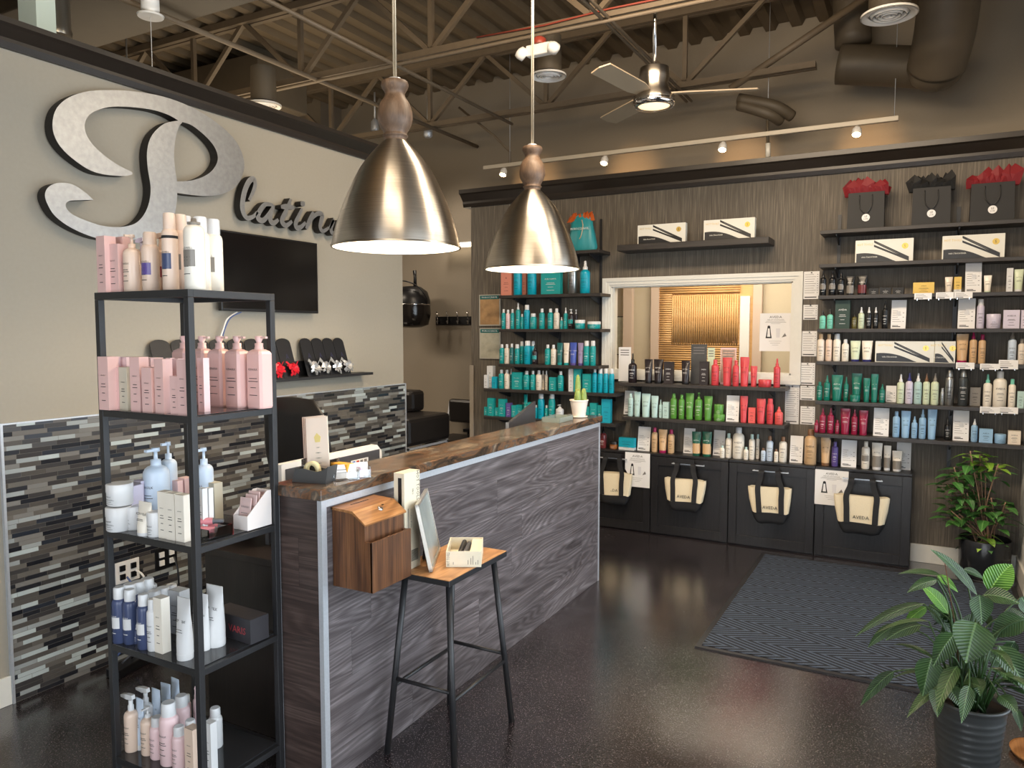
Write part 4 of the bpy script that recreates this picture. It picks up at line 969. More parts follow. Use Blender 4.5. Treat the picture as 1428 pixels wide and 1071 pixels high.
row('right unit, bottom shelf', .912, 1110, 500, 4.4906, '''b 115 146 385 B
s 148 192 310 B
s 197 242 310 B
b 245 275 385 B
t 278 345 313 B
s 348 390 318 B
t 394 455 325 B
g 485 588 310 W
b 607 655 330 LB
t 658 722 328 LB
s 724 765 362 LB
s 772 820 318 LB
t 824 888 318 LB
d 930 975 362 BK
g 985 1092 326 W
s 1098 1143 378 LB W
x 1146 1236 440 LB
j 1240 1320 472 LB
x 1326 1410 452 C''', brand=AV)
# ------------------------------------------------------------------ wall shelves
def wallshelf(x0, x1, z, lab, brk, grp, y0=5.8, th=.026):
    t = thing('wall_shelf', lab, 'shelf', ((x0+x1)/2, YB, z), 0, grp); hw = (x1-x0)/2
    MB().box(-hw, hw, y0-YB, -.002, -th, 0).build('board', shelf_wood, t, .002)
    for bx in brk:
        b = MB(); x = bx-(x0+x1)/2; b.prism([(-.002, -th), (-.215, -th), (-.215, -th-.012), (-.03, -th-.06), (-.002, -th-.06)], 0, x-.004, x+.004); b.build('bracket', blackm, t)
on = ['top', 'second', 'third', 'fourth', 'fifth', 'sixth', 'bottom']
for i, z in enumerate((2.365, 2.128, 1.905, 1.668, 1.436, 1.15, .912)):
    wallshelf(-.655, XR-.01, z, f'{on[i]} shelf of the seven long dark shelves on the right', (-.55, .2), 'dark shelves of the right wall unit')
for i, (z, a, b) in enumerate(((2.32, -2.9, -2.335), (1.965, -3.285, -2.325), (1.67, -3.285, -2.325), (1.362, -3.285, -2.335), (1.138, -3.44, -2.18), (.888, -3.44, -2.18))):
    wallshelf(a, b, z, f'{["top", "second", "third", "fourth", "fifth", "bottom"][i]} shelf of the six holding teal products', (a+.14, (a+b)/2, b-.1), 'dark shelves of the teal unit')
wallshelf(-2.155, -.865, 1.232, 'dark shelf right under the interior window holding coral bottles', (-2.05, -.98), 'dark shelves below the window')
wallshelf(-2.125, -.86, .955, 'dark shelf of green and coral products above the cabinets', (-2.02, -.98), 'dark shelves below the window')
for x, lab in ((-.55, 'left'), (.2, 'right')): 
    for z0, z1, w_ in ((1.0 if x < 0 else .7, 2.5, ''),): tag(MB().box(x-.012, x+.012, YB-.012, YB, z0, z1).build('shelf_standard', blackm), f'{lab} slotted metal upright behind the right wall shelves', 'rail')
for x, lab in ((-3.15, 'left'), (-2.8, 'middle'), (-2.42, 'right')): tag(MB().box(x-.01, x+.01, YB-.012, YB, .8, 2.2 if x < -2.5 else 2.6).build('shelf_standard', blackm), f'{lab} slotted metal upright behind the teal product shelves', 'rail')
for x, lab in ((-2.05, 'left'), (-.98, 'right')): tag(MB().box(x-.01, x+.01, YB-.012, YB, .75, 1.24).build('shelf_standard', blackm), f'{lab} slotted metal upright under the interior window', 'rail')
t = thing('floating_shelf', 'thick charcoal floating shelf above the interior window', 'shelf', (-1.595, YB, 2.345)); MB().box(-.59, .59, -.25, 0, -.048, 0).build('board', shelf_wood, t, .003)
# ------------------------------------------------------------------ flat iron cartons
gold = M('gold_foil', (212, 178, 92), .3, .5)
def iron_box(x0, x1, y, z, h, lab, gname, dep=.05, full=True):
    w = x1-x0; t = thing('hair_iron_box', lab, 'box', ((x0+x1)/2, y, z), 0, 'boxed hair straighteners on the wall'); r = w/2; d = dep/2; mb = MB()
    mb.box(-r, r, -d, d, 0, h); f = -d-.0006
    wave = [(-r*.96, .004)]+[(-r*.96+w*.70*k/10, h*(.42+.08*math.sin(k/10*PI)-.42*(k/10)**1.6)) for k in range(11)]
    n = len(wave); mb.add([(a, f, max(.003, b)) for a, b in wave], [tuple(range(n))], 1)
    def dg(x0_, z0_, x1_, z1_, t0, t1, ff, m): mb.add([(x0_, ff, z0_+t0), (x0_, ff, z0_-t0), (x1_, ff, z1_-t1), (x1_, ff, z1_+t1)], [(0, 1, 2, 3)], m)
    dg(-r*.35, h*.93, r*.86, h*.14, h*.05, h*.07, f-.0004, 1); dg(-r*.35, h*.74, r*.86, h*.07, h*.045, h*.045, f-.0003, 1); dg(-r*.2, h*.845, r*.5, h*.35, h*.008, h*.008, f-.0006, 2)
    mb.add([(r*.72+h*.13*math.cos(k*PI/8), f-.0003, h*.68+h*.13*math.sin(k*PI/8)) for k in range(16)], [tuple(range(16))], 3)
    mb.text('5', (r*.72, f-.0007, h*.62), h*.17, m=1); mb.text('HOT TOOLS', (-r*.66, f-.0003, h*.76), h*.14, m=3, sq=.8)
    mb.text('HAIR STRAIGHTENER', (-r*.5, f-.0006, h*.22), h*.09, m=0, sq=.75); mb.box(-r-.0005, -r+.0, -d, d, 0, h*.9, 3)
    mb.build('printed_box', [M('box_pearl_white', (222, 220, 210), .4), M('box_black_print', (26, 26, 28), .4), M('print_grey', (120, 118, 114), .5), gold], t)
    MB().box(-r*.99, r*.99, -d+.001, d-.001, h, h+.0006).build('lid_flap', paper, t)
def ib(ox, oy, s, u0, u1, vt, z, lab, y=5.88): a = PY(ox+u0/s, oy+vt/s, y); b = PY(ox+u1/s, oy+vt/s, y); iron_box(a.x, b.x, y, z, (a.z+b.z)/2-z, lab, '')
ib(840, 290, 4.924, 250, 578, 113, 2.345, 'white and black straightener box, left on the shelf above the window')
ib(840, 290, 4.924, 703, 1052, 78, 2.345, 'white and black straightener box, right on the shelf above the window')
ib(1120, 220, 4.636, 342, 715, 530, 2.128, 'straightener box below the leftmost black gift bag')
ib(1120, 220, 4.636, 902, 1305, 500, 2.128, 'straightener box below the rightmost gift bag, gold seal bright')
ib(1110, 370, 4.4906, 500, 868, 476, 1.436, 'longest straightener box, lying on the right unit, fifth shelf')
ib(1110, 370, 4.4906, 871, 1000, 476, 1.436, 'short straightener box at the end of the long one, fifth shelf')
# gift bags
tissue = M('red_tissue', (122, 22, 30), .6); btissue = M('black_tissue', (16, 15, 15), .7)
def gift_bag(x0, x1, h, lab, tm, seed, y=5.9):
    w = x1-x0; t = thing('gift_bag', lab, 'gift bag', ((x0+x1)/2, y, 2.365), 0, 'black gift bags on the top right shelf'); r = w/2; d = .055; rr = random.Random(seed)
    mb = MB(); vs = [(-r, -d, 0), (r, -d, 0), (r, d, 0), (-r, d, 0), (-r*.97, -d*.7, h), (r*.97, -d*.7, h), (r*.97, d*.7, h), (-r*.97, d*.7, h), (r*1.0, 0, h*.0), (r*.86, 0, h*.98)]
    mb.add(vs, [(0, 1, 5, 4), (2, 3, 7, 6), (3, 0, 4, 7), (0, 3, 2, 1), (1, 2, 6, 5)]); mb.build('bag_body', M('matt_black_paper', (15, 15, 17), .6), t)
    MB().tube(smooth_poly([(-r*.35, -d*.8, h*.92), (-r*.33, -d-.004, h*.6), (0, -d-.006, h*.42), (r*.3, -d-.004, h*.6), (r*.33, -d*.8, h*.92)], 6, False), .003).build('cord_handle', blackp, t)
    st = MB(); c = (r*.02, -d-.0015, h*.3); st.add([(c[0]+.026*math.cos(k*PI/10), c[1], c[2]+.026*math.sin(k*PI/10)) for k in range(20)], [tuple(range(20))], 0)
    st.text('LE', (c[0], c[1]-.0006, c[2]+.002), .018, m=1).text('LUX', (c[0], c[1]-.0006, c[2]-.014), .014, m=1).build('round_sticker', [paper, ink], t)
    ts = MB(); k = 9
    for i in range(k):
        for dd in (-1, 1):
            x = -r*.95+2*r*.95*i/(k-1); hh = .05+.07*rr.random(); wx = w*.12
            p = [(x-wx, dd*d*.4, h-.02), (x+wx, dd*d*.4, h-.02), (x+wx*(.9+rr.random()), dd*d*(.2+rr.random()*.8), h+hh*.6), (x+wx*.3*(rr.random()-.5), dd*d*.9*rr.random(), h+hh), (x-wx*(.9+rr.random()), dd*d*(.4+rr.random()*.6), h+hh*.5), (x, dd*d*.9, h+hh*.35)]
            ts.add(p, [(0, 1, 5), (1, 2, 5), (2, 3, 5), (3, 4, 5), (4, 0, 5)], 0)
    ts.build('tissue_paper', tm, t)
def gb(u0, u1, vt, lab, tm, sd): a = PY(1120+u0/4.636, 220+vt/4.636, 5.86); b = PY(1120+u1/4.636, 220+vt/4.636, 5.86); gift_bag(a.x, b.x, (a.z+b.z)/2-2.365, lab, tm, sd)
gb(290, 530, 222, 'leftmost black gift bag with red tissue and round white sticker', tissue, 3)
gb(708, 960, 190, 'middle black gift bag, stuffed with black tissue', btissue, 5)
gb(1085, 1375, 160, 'rightmost black gift bag with red tissue, by the corner', tissue, 8)
# turquoise drawstring bag
a = PY(793, 318, 5.9); b = PY(831, 344, 5.9); t = thing('drawstring_bag', 'turquoise drawstring bag with orange tissue on the top teal shelf', 'bag', ((a.x+b.x)/2, 5.9, 2.32))
hb = PY(810, 302, 5.9).z-2.32; hw = (b.x-a.x)/2
mb = MB(); sec = [(0, 1.0, .045), (.03, 1.05, .055), (hb*.5, .9, .05), (hb*.82, .78, .035), (hb*.9, .62, .02), (hb, .85, .012)]
vs = []; n = 20
for zz, s_, d_ in sec:
    for k in range(n): an = 2*PI*k/n; vs.append((hw*s_*math.cos(an)*(1+.06*math.sin(5*an+zz*40)), d_*math.sin(an)*(1+.15*math.sin(7*an)), zz+(.02*math.sin(3*an) if zz == hb else 0)))
mb.add(vs, [(i*n+k, i*n+(k+1) % n, (i+1)*n+(k+1) % n, (i+1)*n+k) for i in range(len(sec)-1) for k in range(n)], 0, True); mb.text('MOROCCANOIL', (0, -.056, hb*.6), .028, m=1, sq=.8)
mb.build('bag_body', [M('turquoise_satin', (40, 140, 148), .4), paper], t)
ts = MB(); rr = random.Random(2)
for k in range(14): x = -hw*.9+hw*1.6*k/13; ts.add([(x-.03, 0, hb*.85), (x+.03, -.01, hb*.86), (x+.04*rr.random(), -.03*rr.random(), hb+.05*rr.random()), (x-.04*rr.random(), .02, hb+.02)], [(0, 1, 2), (0, 2, 3)])
ts.build('tissue_paper', M('orange_tissue', (196, 90, 30), .6), t); MB().tube(smooth_poly([(hw*.1, -.04, hb*.88), (hw*.25, -.06, hb*.7), (hw*.15, -.062, hb*.45), (0, -.06, hb*.33)], 5, False), .004).build('cord', M('jute_cord', (190, 170, 140), .7), t)
# shelf edge price tags, wall price cards, posters
acr = glass_mat('clear_acrylic', gloss=.1)
def shelf_tag(ox, oy, s, u0, u1, v0, v1, lab):
    y = 5.792; a = PY(ox+u0/s, oy+v0/s, y); b = PY(ox+u1/s, oy+v1/s, y); t = thing('shelf_tag', lab, 'price tag', ((a.x+b.x)/2, y, b.z), 0, 'price tags clipped to the right shelves'); r = (b.x-a.x)/2; h = a.z-b.z
    mb = MB(); mb.box(-r, r, -.001, .001, 0, h)
    for k in range(3): mb.quad((-r*.85, -.0016, h*(.75-.2*k)), (r*(.1+.2*k), -.0016, h*(.75-.2*k)), (r*(.1+.2*k), -.0016, h*(.8-.2*k)), (-r*.85, -.0016, h*(.8-.2*k)), 1)
    mb.quad((-r*.85, -.0016, h*.12), (r*.0, -.0016, h*.12), (r*.0, -.0016, h*.22), (-r*.85, -.0016, h*.22), 2); mb.build('tag_card', [paper, greyink, ink], t)
    MB().box(-r*.7, -r*.62, -.004, .006, -.008, .004).box(r*.62, r*.7, -.004, .006, -.008, .004).build('clip', chrome, t)
for a in ((1110, 370, 4.4906, 742, 850, 175, 212, 'shelf tag under the yellow carton'), (1110, 370, 4.4906, 877, 987, 170, 208, 'shelf tag left of the one under the tall price card'), (1110, 370, 4.4906, 992, 1105, 168, 205, 'shelf tag below the tall price card on the third right shelf'),
          (1110, 370, 4.4906, 1003, 1117, 608, 650, 'shelf tag under the large tan tube with magenta cap'), (1110, 370, 4.4906, 1153, 1268, 615, 655, 'shelf tag on the fifth right shelf, left of the raised one'), (1110, 370, 4.4906, 1271, 1390, 592, 652, 'tallest shelf tag, below the pale blue spray bottle'),
          (1110, 500, 4.4906, 1153, 1268, 300, 345, 'shelf tag under the ivory bottle with aqua nozzle'), (1110, 500, 4.4906, 1270, 1390, 302, 348, 'shelf tag under the big ivory bottle, sixth right shelf')): shelf_tag(*a)
def wall_card(ox, oy, s, u0, u1, v0, v1, lab, yy=YB-.001, nrow=9):
    a = PY(ox+u0/s, oy+v0/s, yy); b = PY(ox+u1/s, oy+v1/s, yy); t = thing('wall_price_list', lab, 'price list', ((a.x+b.x)/2, yy, b.z), 0, 'white price lists pinned beside the window'); r = (b.x-a.x)/2; h = a.z-b.z
    mb = MB(); mb.box(-r, r, -.0025, 0, 0, h); n = max(3, int(h/.021))
    for k in range(n): zz = h*(.88-.74*k/n); e = r*(.3+.3*((k*5) % 3)/2); mb.quad((-r*.82, -.003, zz), (e, -.003, zz), (e, -.003, zz+.0028), (-r*.82, -.003, zz+.0028), 1); mb.quad((r*.72, -.003, zz), (r*.86, -.003, zz), (r*.86, -.003, zz+.0032), (r*.72, -.003, zz+.0032), 2)
    mb.quad((-r*.82, -.003, h*.05), (r*.7, -.003, h*.05), (r*.7, -.003, h*.05+.007), (-r*.82, -.003, h*.05+.007), 2)
    mb.build('card_face', [paper, greyink, ink], t); MB().lathe([(.005, 0), (.005, .006), (.001, .007)], 8, (0, 0, 0)).build('push_pin', blackp, t).location = (0, -.006, h*.94)
for i, a in enumerate(((1110, 370, 4.4906, 50, 143, 40, 210), (1110, 370, 4.4906, 47, 135, 248, 340), (1110, 370, 4.4906, 39, 128, 412, 570), (1110, 500, 4.4906, 27, 117, 26, 165), (1110, 500, 4.4906, 28, 117, 170, 262), (1110, 500, 4.4906, 29, 117, 298, 415))):
    wall_card(*a, ['topmost of the six price lists stacked beside the right shelves', 'second price list from top beside the right shelves', 'third price list from top beside the right shelves', 'fourth price list from top beside the right shelves', 'fifth price list from top, smallest, beside the right shelves', 'lowest price list beside the right shelves'][i])
wall_card(860, 470, 5.492, 1293, 1393, 362, 668, 'tall price list under the window corner, beside the coral products')
def poster(ox, oy, s, u0, u1, v0, v1, lab, pic):
    a = PY(ox+u0/s, oy+v0/s, YB-.002); b = PY(ox+u1/s, oy+v1/s, YB-.002); t = thing('wall_poster', lab, 'poster', ((a.x+b.x)/2, YB-.002, b.z), 0, 'two teal headed posters beside the teal shelves'); r = (b.x-a.x)/2; h = a.z-b.z
    MB().box(-r, r, -.012, 0, 0, h).build('frame', M('pale_frame', (176, 172, 160), .4), t); mb = MB(); mb.box(-r*.9, r*.9, -.0135, -.012, h*.85, h*.97, 0); mb.box(-r*.9, r*.9, -.0135, -.012, h*.04, h*.85, 1)
    mb.text('MOROCCANOIL', (0, -.0142, h*.885), r*.2, m=2); mb.build('print', [pm('DT'), pic, paper], t)
poster(660, 290, 6.695, 60, 258, 812, 1100, 'upper poster with warm brown picture and teal header', M('poster_picture', (150, 118, 80), .6, noise=(14, .4)))
poster(660, 430, 6.3, 60, 243, 175, 445, 'lower pale poster with faint sketches and teal header', M('poster_sketch', (168, 164, 146), .6, noise=(18, .18)))
# flyers
def flyer(u0, v0, u1, v1, y, lab):
    a = PY(u0, v0, y); b = PY(u1, v1, y); t = thing('flyer', lab, 'flyer', ((a.x+b.x)/2, y, b.z), 0, 'white offer flyers'); r = (b.x-a.x)/2; h = a.z-b.z; mb = MB(); mb.box(-r, r, -.0008, 0, 0, h); f = -.0014
    mb.text('AVEDA', (.0, f, h*.87), h*.085, m=1, sq=1.15); mb.text('FREE GIFT WITH PURCHASE', (0, f, h*.815), h*.034, m=1)
    for k, l in enumerate((.6, .66, .3)): mb.quad((-r*l, f, h*(.785-.03*k)), (r*l, f, h*(.785-.03*k)), (r*l, f, h*(.792-.03*k)), (-r*l, f, h*(.792-.03*k)), 2)
    for k, l in enumerate((.4, .32, .2)): mb.quad((-r*l, f, h*(.26-.05*k)), (r*l, f, h*(.26-.05*k)), (r*l, f, h*(.266-.05*k)), (-r*l, f, h*(.266-.05*k)), 2)
    c = -r*.42; mb.prism([(c-r*.2, h*.34), (c+r*.2, h*.34), (c+r*.16, h*.42), (c+r*.08, h*.66), (c, h*.68), (c-r*.08, h*.66), (c-r*.16, h*.42)], 1, f, f+.0004, 1); mb.prism([(c-r*.1, h*.38), (c+r*.1, h*.38), (c+r*.05, h*.6), (c-r*.05, h*.6)], 1, f-.0005, f-.0001, 0)
    mb.prism([(r*.06, h*.36), (r*.28, h*.36), (r*.3, h*.6), (r*.04, h*.6)], 1, f, f+.0003, 3); mb.prism([(r*.4, h*.36), (r*.7, h*.4), (r*.6, h*.48), (r*.5, h*.42)], 1, f, f+.0003, 2)
    mb.build('sheet', [paper, ink, greyink, M('pale_print_grey', (214, 212, 214), .7)], t)
flyer(1060, 437, 1103, 490, YB+.054, 'offer flyer taped inside the interior window')
flyer(872, 630, 906, 681, 5.846, 'offer flyer taped to the leftmost visible black cabinet')
flyer(1137, 654, 1182, 707, 5.846, 'offer flyer taped to the rightmost black cabinet')
# cards standing on the window sill
def stand_card(u0, u1, vt, y, z, lab, cols, words=()):
    a = PY(u0, vt, y); b = PY(u1, vt, y); t = thing('display_card', lab, 'display card', ((a.x+b.x)/2, y, z), 0); r = (b.x-a.x)/2; h = a.z-z; mb = MB(); mb.box(-r, r, 0, .004, 0, h)
    if len(cols) > 1: mb.box(-r*.9, r*.9, -.0008, 0, h*.06, h*.62 if len(cols) == 3 else h*.96, 1)
    if len(cols) == 3: mb.lathe([(.001, -.001), (r*.5, 0), (.001, .001)], 16, (0, -.002, h*.36), 2, sy=.05, sx=1); mb.v = mb.v
    for k in range(3): mb.quad((-r*.7, -.0015, h*(.9-.07*k)), (r*.7, -.0015, h*(.9-.07*k)), (r*.7, -.0015, h*(.925-.07*k)), (-r*.7, -.0015, h*(.925-.07*k)), len(cols))
    mb.build('card', cols+[greyink], t); MB().prism([(.004, h*.7), (.006, h*.7), (.03, 0), (.027, 0)], 0, -r*.2, r*.2).build('easel_back', paper, t)
ys = 6.0; zs_ = 1.232
stand_card(964, 986, 480, ys-.02, zs_, 'dark grey display card on the shelf below the window', [M('dark_card', (66, 66, 66), .4, noise=(10, .3))])
stand_card(987, 997, 485, ys-.02, zs_, 'narrow pale green card right of the dark display card', [pm('CG')])
stand_card(1005, 1027, 485, ys-.02, zs_, 'pink edged display card with portrait picture below the window', [pm('PP'), M('portrait_print', (180, 150, 132), .5, noise=(40, .3))])
stand_card(863, 880, 484, ys-.02, zs_, 'white price card standing at the left window corner', [paper])
# ------------------------------------------------------------------ base cabinets and tote bags
cabx = [-2.54, -1.895, -1.27, -.645, -.017]
labs = ['black shoe cabinet half hidden by the counter end', 'black cabinet second from the counter end', 'black cabinet third from the counter end', 'rightmost black cabinet, nearest the poinsettia']
canvas = M('cream_canvas', (222, 208, 178), .8, noise=(260, .06), bump=.2); webb = M('black_webbing', (22, 22, 25), .75, noise=(200, .1), bump=.15)
for i in range(4):
    x0, x1 = cabx[i]+.002, cabx[i+1]-.002; xc = (x0+x1)/2; r = (x1-x0)/2; t = thing('shoe_cabinet', labs[i], 'cabinet', (xc, 5.95, 0), 0, 'black cabinets along the back wall')
    MB().box(-r, r, -.07, .096, 0, .645).box(-r-.0, r+.0, -.1, .096, .645, .664).build('body', black_wood, t, .001)
    d = MB(); dz0, dz1 = .012, .64; d.box(-r+.002, r-.002, -.086, -.07, dz0, dz1); 
    for b in ((-r+.002, -r+.06, dz0, dz1), (r-.06, r-.002, dz0, dz1), (-r+.06, r-.06, dz0, dz0+.07), (-r+.06, r-.06, dz1-.07, dz1)): d.box(b[0], b[1], -.1, -.086, b[2], b[3])
    do = d.build('tilt_door', black_wood, t, .0015)
    MB().box(-.13, .13, -.127, -.121, .595, .603).box(-.125, -.118, -.122, -.1, .595, .603).box(.118, .125, -.122, -.1, .595, .603).build('handle', alum, do)
def tote(xc, zt, w, h, lab, rz=0, lean=0, seed=1):
    t = thing('tote_bag', lab, 'tote bag', (xc, 5.79, zt), rz, 'cream canvas totes hanging from the cabinet handles'); rr = random.Random(seed); r = w/2
    def sec(z, s, d, n=28, sk=0):
        return [(r*s*math.copysign(abs(math.cos(2*PI*k/n))**.45, math.cos(2*PI*k/n))+sk, d*math.copysign(abs(math.sin(2*PI*k/n))**.6, math.sin(2*PI*k/n))*(1+.12*math.sin(3*2*PI*k/n+seed)), z+.004*math.sin(5*2*PI*k/n+seed)) for k in range(n)]
    n = 28
    def loft(ss, m, mb): 
        vs = [p for s in ss for p in s]; mb.add(vs, [(i*n+k, i*n+(k+1) % n, (i+1)*n+(k+1) % n, (i+1)*n+k) for i in range(len(ss)-1) for k in range(n)], m, True)
    zc = -.115; zb = zc-h; zbb = zb+h*.3
    mb = MB(); loft([sec(zc, 1.0, .028, sk=lean*.3), sec(zc-.02, 1.0, .031, sk=lean*.3), sec(zc-h*.35, .95, .04, sk=lean*.5), sec(zbb, .84, .045, sk=lean)], 0, mb)
    loft([sec(zc, .99, .026, sk=lean*.3), sec(zc-h*.4, .93, .036, sk=lean*.5)], 0, mb); mb.text('AVEDA', (lean*.8, -.0462, zbb+.032), .033, (1, 0, 0), (0, .1, 1), m=1, sq=1.0)
    mb.build('canvas_body', [canvas, ink], t)
    b = MB(); s_ = [sec(zbb+.002, .86, .047, sk=lean), sec(zb+.03, .74, .048, sk=lean), sec(zb+.008, .66, .042, sk=lean), sec(zb, .5, .03, sk=lean)]; loft(s_, 0, b); b.add(s_[-1], [tuple(range(n))]); b.build('black_base', webb, t)
    for sd, d0 in ((-1, -.05), (1, -.03)):
        st = MB(); hwid = .019
        for s in (-1, 1):
            path = [(s*r*.5+lean, -.049, zbb), (s*r*.52+lean*.5, -.043, zc-h*.3), (s*r*.54+lean*.3, -.033, zc), (s*(r*.42), -.008-(.014 if sd < 0 else -.002), -.05), (s*r*.38, -.006-(.012 if sd < 0 else -.004), .0), (s*r*.36, .008, .012)]
            if sd > 0: path = [(x, (y if i > 2 else .036), z) for i, (x, y, z) in enumerate(path)]
            path = smooth_poly(path, 4, False); vs = []
            for p in path: vs += [(p[0]-hwid, p[1]-.003, p[2]), (p[0]+hwid, p[1]-.003, p[2]), (p[0]-hwid, p[1], p[2]), (p[0]+hwid, p[1], p[2])]
            for i in range(len(path)-1): a = 4*i; st.add([vs[a+j] for j in range(8)], [(0, 1, 5, 4), (2, 6, 7, 3), (0, 4, 6, 2), (1, 3, 7, 5)])
        z_ = .010; st.box(-r*.42, r*.42, .0 if sd > 0 else -.004, .006 if sd > 0 else .004, z_, z_+.036)
        st.build('strap', webb, t)
tote((cabx[0]+cabx[1])/2+.02, .604, .33, .26, 'cream tote bag with black straps nearest the counter, slumped right', 0, .01, 1)
tote((cabx[1]+cabx[2])/2-.01, .604, .33, .25, 'cream tote bag on the cabinet right of the left flyer', 0, .0, 2)
tote((cabx[2]+cabx[3])/2+.0, .604, .31, .27, 'cream tote bag twisted to the right, third from counter', .12, .012, 3)
tote((cabx[3]+cabx[4])/2+.0, .604, .36, .27, 'cream tote bag overlapping the right flyer on the rightmost cabinet', .04, .0, 4)
# ------------------------------------------------------------------ entrance mat
t = thing('entrance_mat', 'large dark blue grey herringbone entrance mat on the floor', 'mat', (.0, 4.8, 0)); x0, x1, y0, y1 = -.955, .56, -.955, .87
MB().box(x0, x1, y0, y1, 0, .012).build('carpet', mat_mat(), t); e = M('rubber_edge', (40, 40, 42), .5)
MB().box(x0-.03, x0, y0-.03, y1+.03, 0, .008).box(x0, x1, y0-.03, y0, 0, .008).box(x0, x1, y1, y1+.03, 0, .008).box(x1, x1+.03, y0-.03, y1+.03, 0, .008).build('rubber_edge', e, t)
# ------------------------------------------------------------------ open display rack
RX0, RX1, RY0, RY1 = -2.497, -2.02, 1.595, 1.955; RZ = (1.782, 1.38, .957, .55, .135)
rx, ry = (RX0+RX1)/2, (RY0+RY1)/2; t = thing('display_rack', 'open black metal rack of five shelves beside the counter end', 'rack', (rx, ry, 0)); hx, hy = (RX1-RX0)/2, (RY1-RY0)/2
for sx_ in (-1, 1):
    for sy_ in (-1, 1): MB().box(*sorted((sx_*hx, sx_*(hx-.022))), *sorted((sy_*hy, sy_*(hy-.022))), 0, RZ[0]-.0245).build('leg', blackm, t, .0015)
for i, z in enumerate(RZ):
    b = MB(); e = .02; k = .0 if i == 0 else .0222; j = .001 if i else 0
    for q in ((-hx+k, hx-k, -hy+j, -hy+e), (-hx+k, hx-k, hy-e, hy-j), (-hx+j, -hx+e, -hy+max(e, k), hy-max(e, k)), (hx-e, hx-j, -hy+max(e, k), hy-max(e, k))): b.box(*q, z-.024, z-.003*(i > 0))
    fr = b.build('shelf_frame', blackm, t, .001)
    MB().box(-hx+.021, hx-.021, -hy+.021, hy-.021, z-.008, z).box(-hx+.022, hx-.022, -hy+.002, -hy+.021, z-.0025, z).build('shelf_panel', M('smoked_glass_shelf', (44, 44, 46), .1) if i else blackm, fr)
S1, S2, S3, S4, S5 = ['black rack, %s' % s for s in ('top', 'second shelf', 'third shelf', 'fourth shelf', 'bottom shelf')]
KS, GW = 'KERASILK', 'GOLDWELL'
row(S1, RZ[0], 130, 290, 7.516, '''x 80 182 300 PK !1.65
x 202 315 385 PK !1.635
x 262 365 310 PK !1.73
p 340 462 280 BL /KERASILK !1.645
h 474 530 310 LV +PU !1.70 /
c 530 652 255 BL +PU !1.655 /GOLDWELL
h 664 738 260 BL +B !1.70 /GOLDWELL
c 736 850 55 BL +DB !1.65 ~ /GOLDWELL
c 842 968 70 BL +GY !1.70 /GOLDWELL
c 930 1020 85 W !1.83 /GOLDWELL
n 975 1130 110 IV GY +GY !1.665 /GOLDWELL
c 1050 1185 95 IV W !1.76 /GOLDWELL
c 1178 1320 120 IV W +GY !1.82 /GOLDWELL''', brand=KS, seg=26)
row(S2, RZ[1], 135, 480, 10.2, '''x 88 232 175 PK !1.645
x 246 370 320 PK !1.64
x 372 500 325 BG !1.64
x 530 665 180 PK !1.635
x 700 842 330 PK !1.635
x 872 1008 210 PK !1.635
x 1084 1190 450 PK !1.63
x 1194 1330 215 PK !1.63
x 225 330 180 PP !1.73
x 345 500 180 PP !1.74
x 660 860 190 PP !1.73
x 1010 1075 195 PP !1.73
x 1110 1200 205 PP !1.74''', brand=KS)
for i, (u0, u1, yb) in enumerate(((340.5, 371, 1.875), (310, 338.5, 1.865), (286, 311, 1.86), (262, 283, 1.87), (237, 259, 1.86))):
    y = (1.90, 1.875, 1.885, 1.895, 1.885)[i]
    a = PY(u0, 520, y-.035); b = PY(u1-(4 if i == 0 else 0), 520, y-.035); w = min(.075, (b.x-a.x)*.98)
    prod('q', a.x+w/2, y, RZ[1], w, PY(u0+10, 468.5, y).z-RZ[1], 'PK', 'PK', S2, KS, 12, dep=.06, rz=0, u=(u0+u1)/2)
a = PY(276, 500, 1.70); prod('x', a.x, 1.72, RZ[1], .03, PY(283, 499.5, 1.7).z-RZ[1], 'PP', 'PP', S2, KS, rz=0, u=284)
row(S3, RZ[2], 145, 610, 6.693, '''j 62 216 640 W !1.66
j 66 222 425 W !1.66 ^.088
x 205 310 440 LV !1.75 /
x 315 396 395 LV !1.90 /
j 222 338 635 W !1.655
t 320 448 600 IV W !1.625
j 426 530 690 W !1.63
x 532 606 500 IV !1.635
x 609 692 515 IV !1.635
x 696 776 530 IV !1.635
p 400 560 95 SB !1.76
p 545 648 40 SB !1.86
x 660 712 400 PP !1.84 /
x 720 800 372 PP !1.88 /''', brand=KS, seg=26)
row(S3, RZ[2], 130, 580, 4.868, '''p 705 792 215 SB !1.87
x 722 758 490 W !1.72
x 762 798 488 W !1.745
x 790 852 450 BG !1.88''', brand=KS, seg=26)
row(S4, RZ[3], 145, 790, 7.139, '''c 100 198 200 DB W +W !1.64
c 208 302 225 DB W +W !1.635
c 345 438 272 DB W +W !1.63
s 306 342 575 DB W !1.64 /
c 441 524 320 W !1.635
x 528 612 300 IV !1.64
t 722 862 310 W !1.64
t 878 940 240 W !1.70
t 944 1035 270 W !1.72
t 1018 1184 185 W !1.765
c 198 312 170 DB W !1.715
c 285 400 145 DB W !1.78
c 372 487 115 DB W !1.85
c 304 420 200 DB W !1.70
c 410 520 175 DB W !1.77
c 437 552 240 DB W !1.70
c 524 640 208 DB W !1.75
c 622 720 178 DB W !1.83
x 690 800 225 W !1.78''', brand=KS, seg=24)
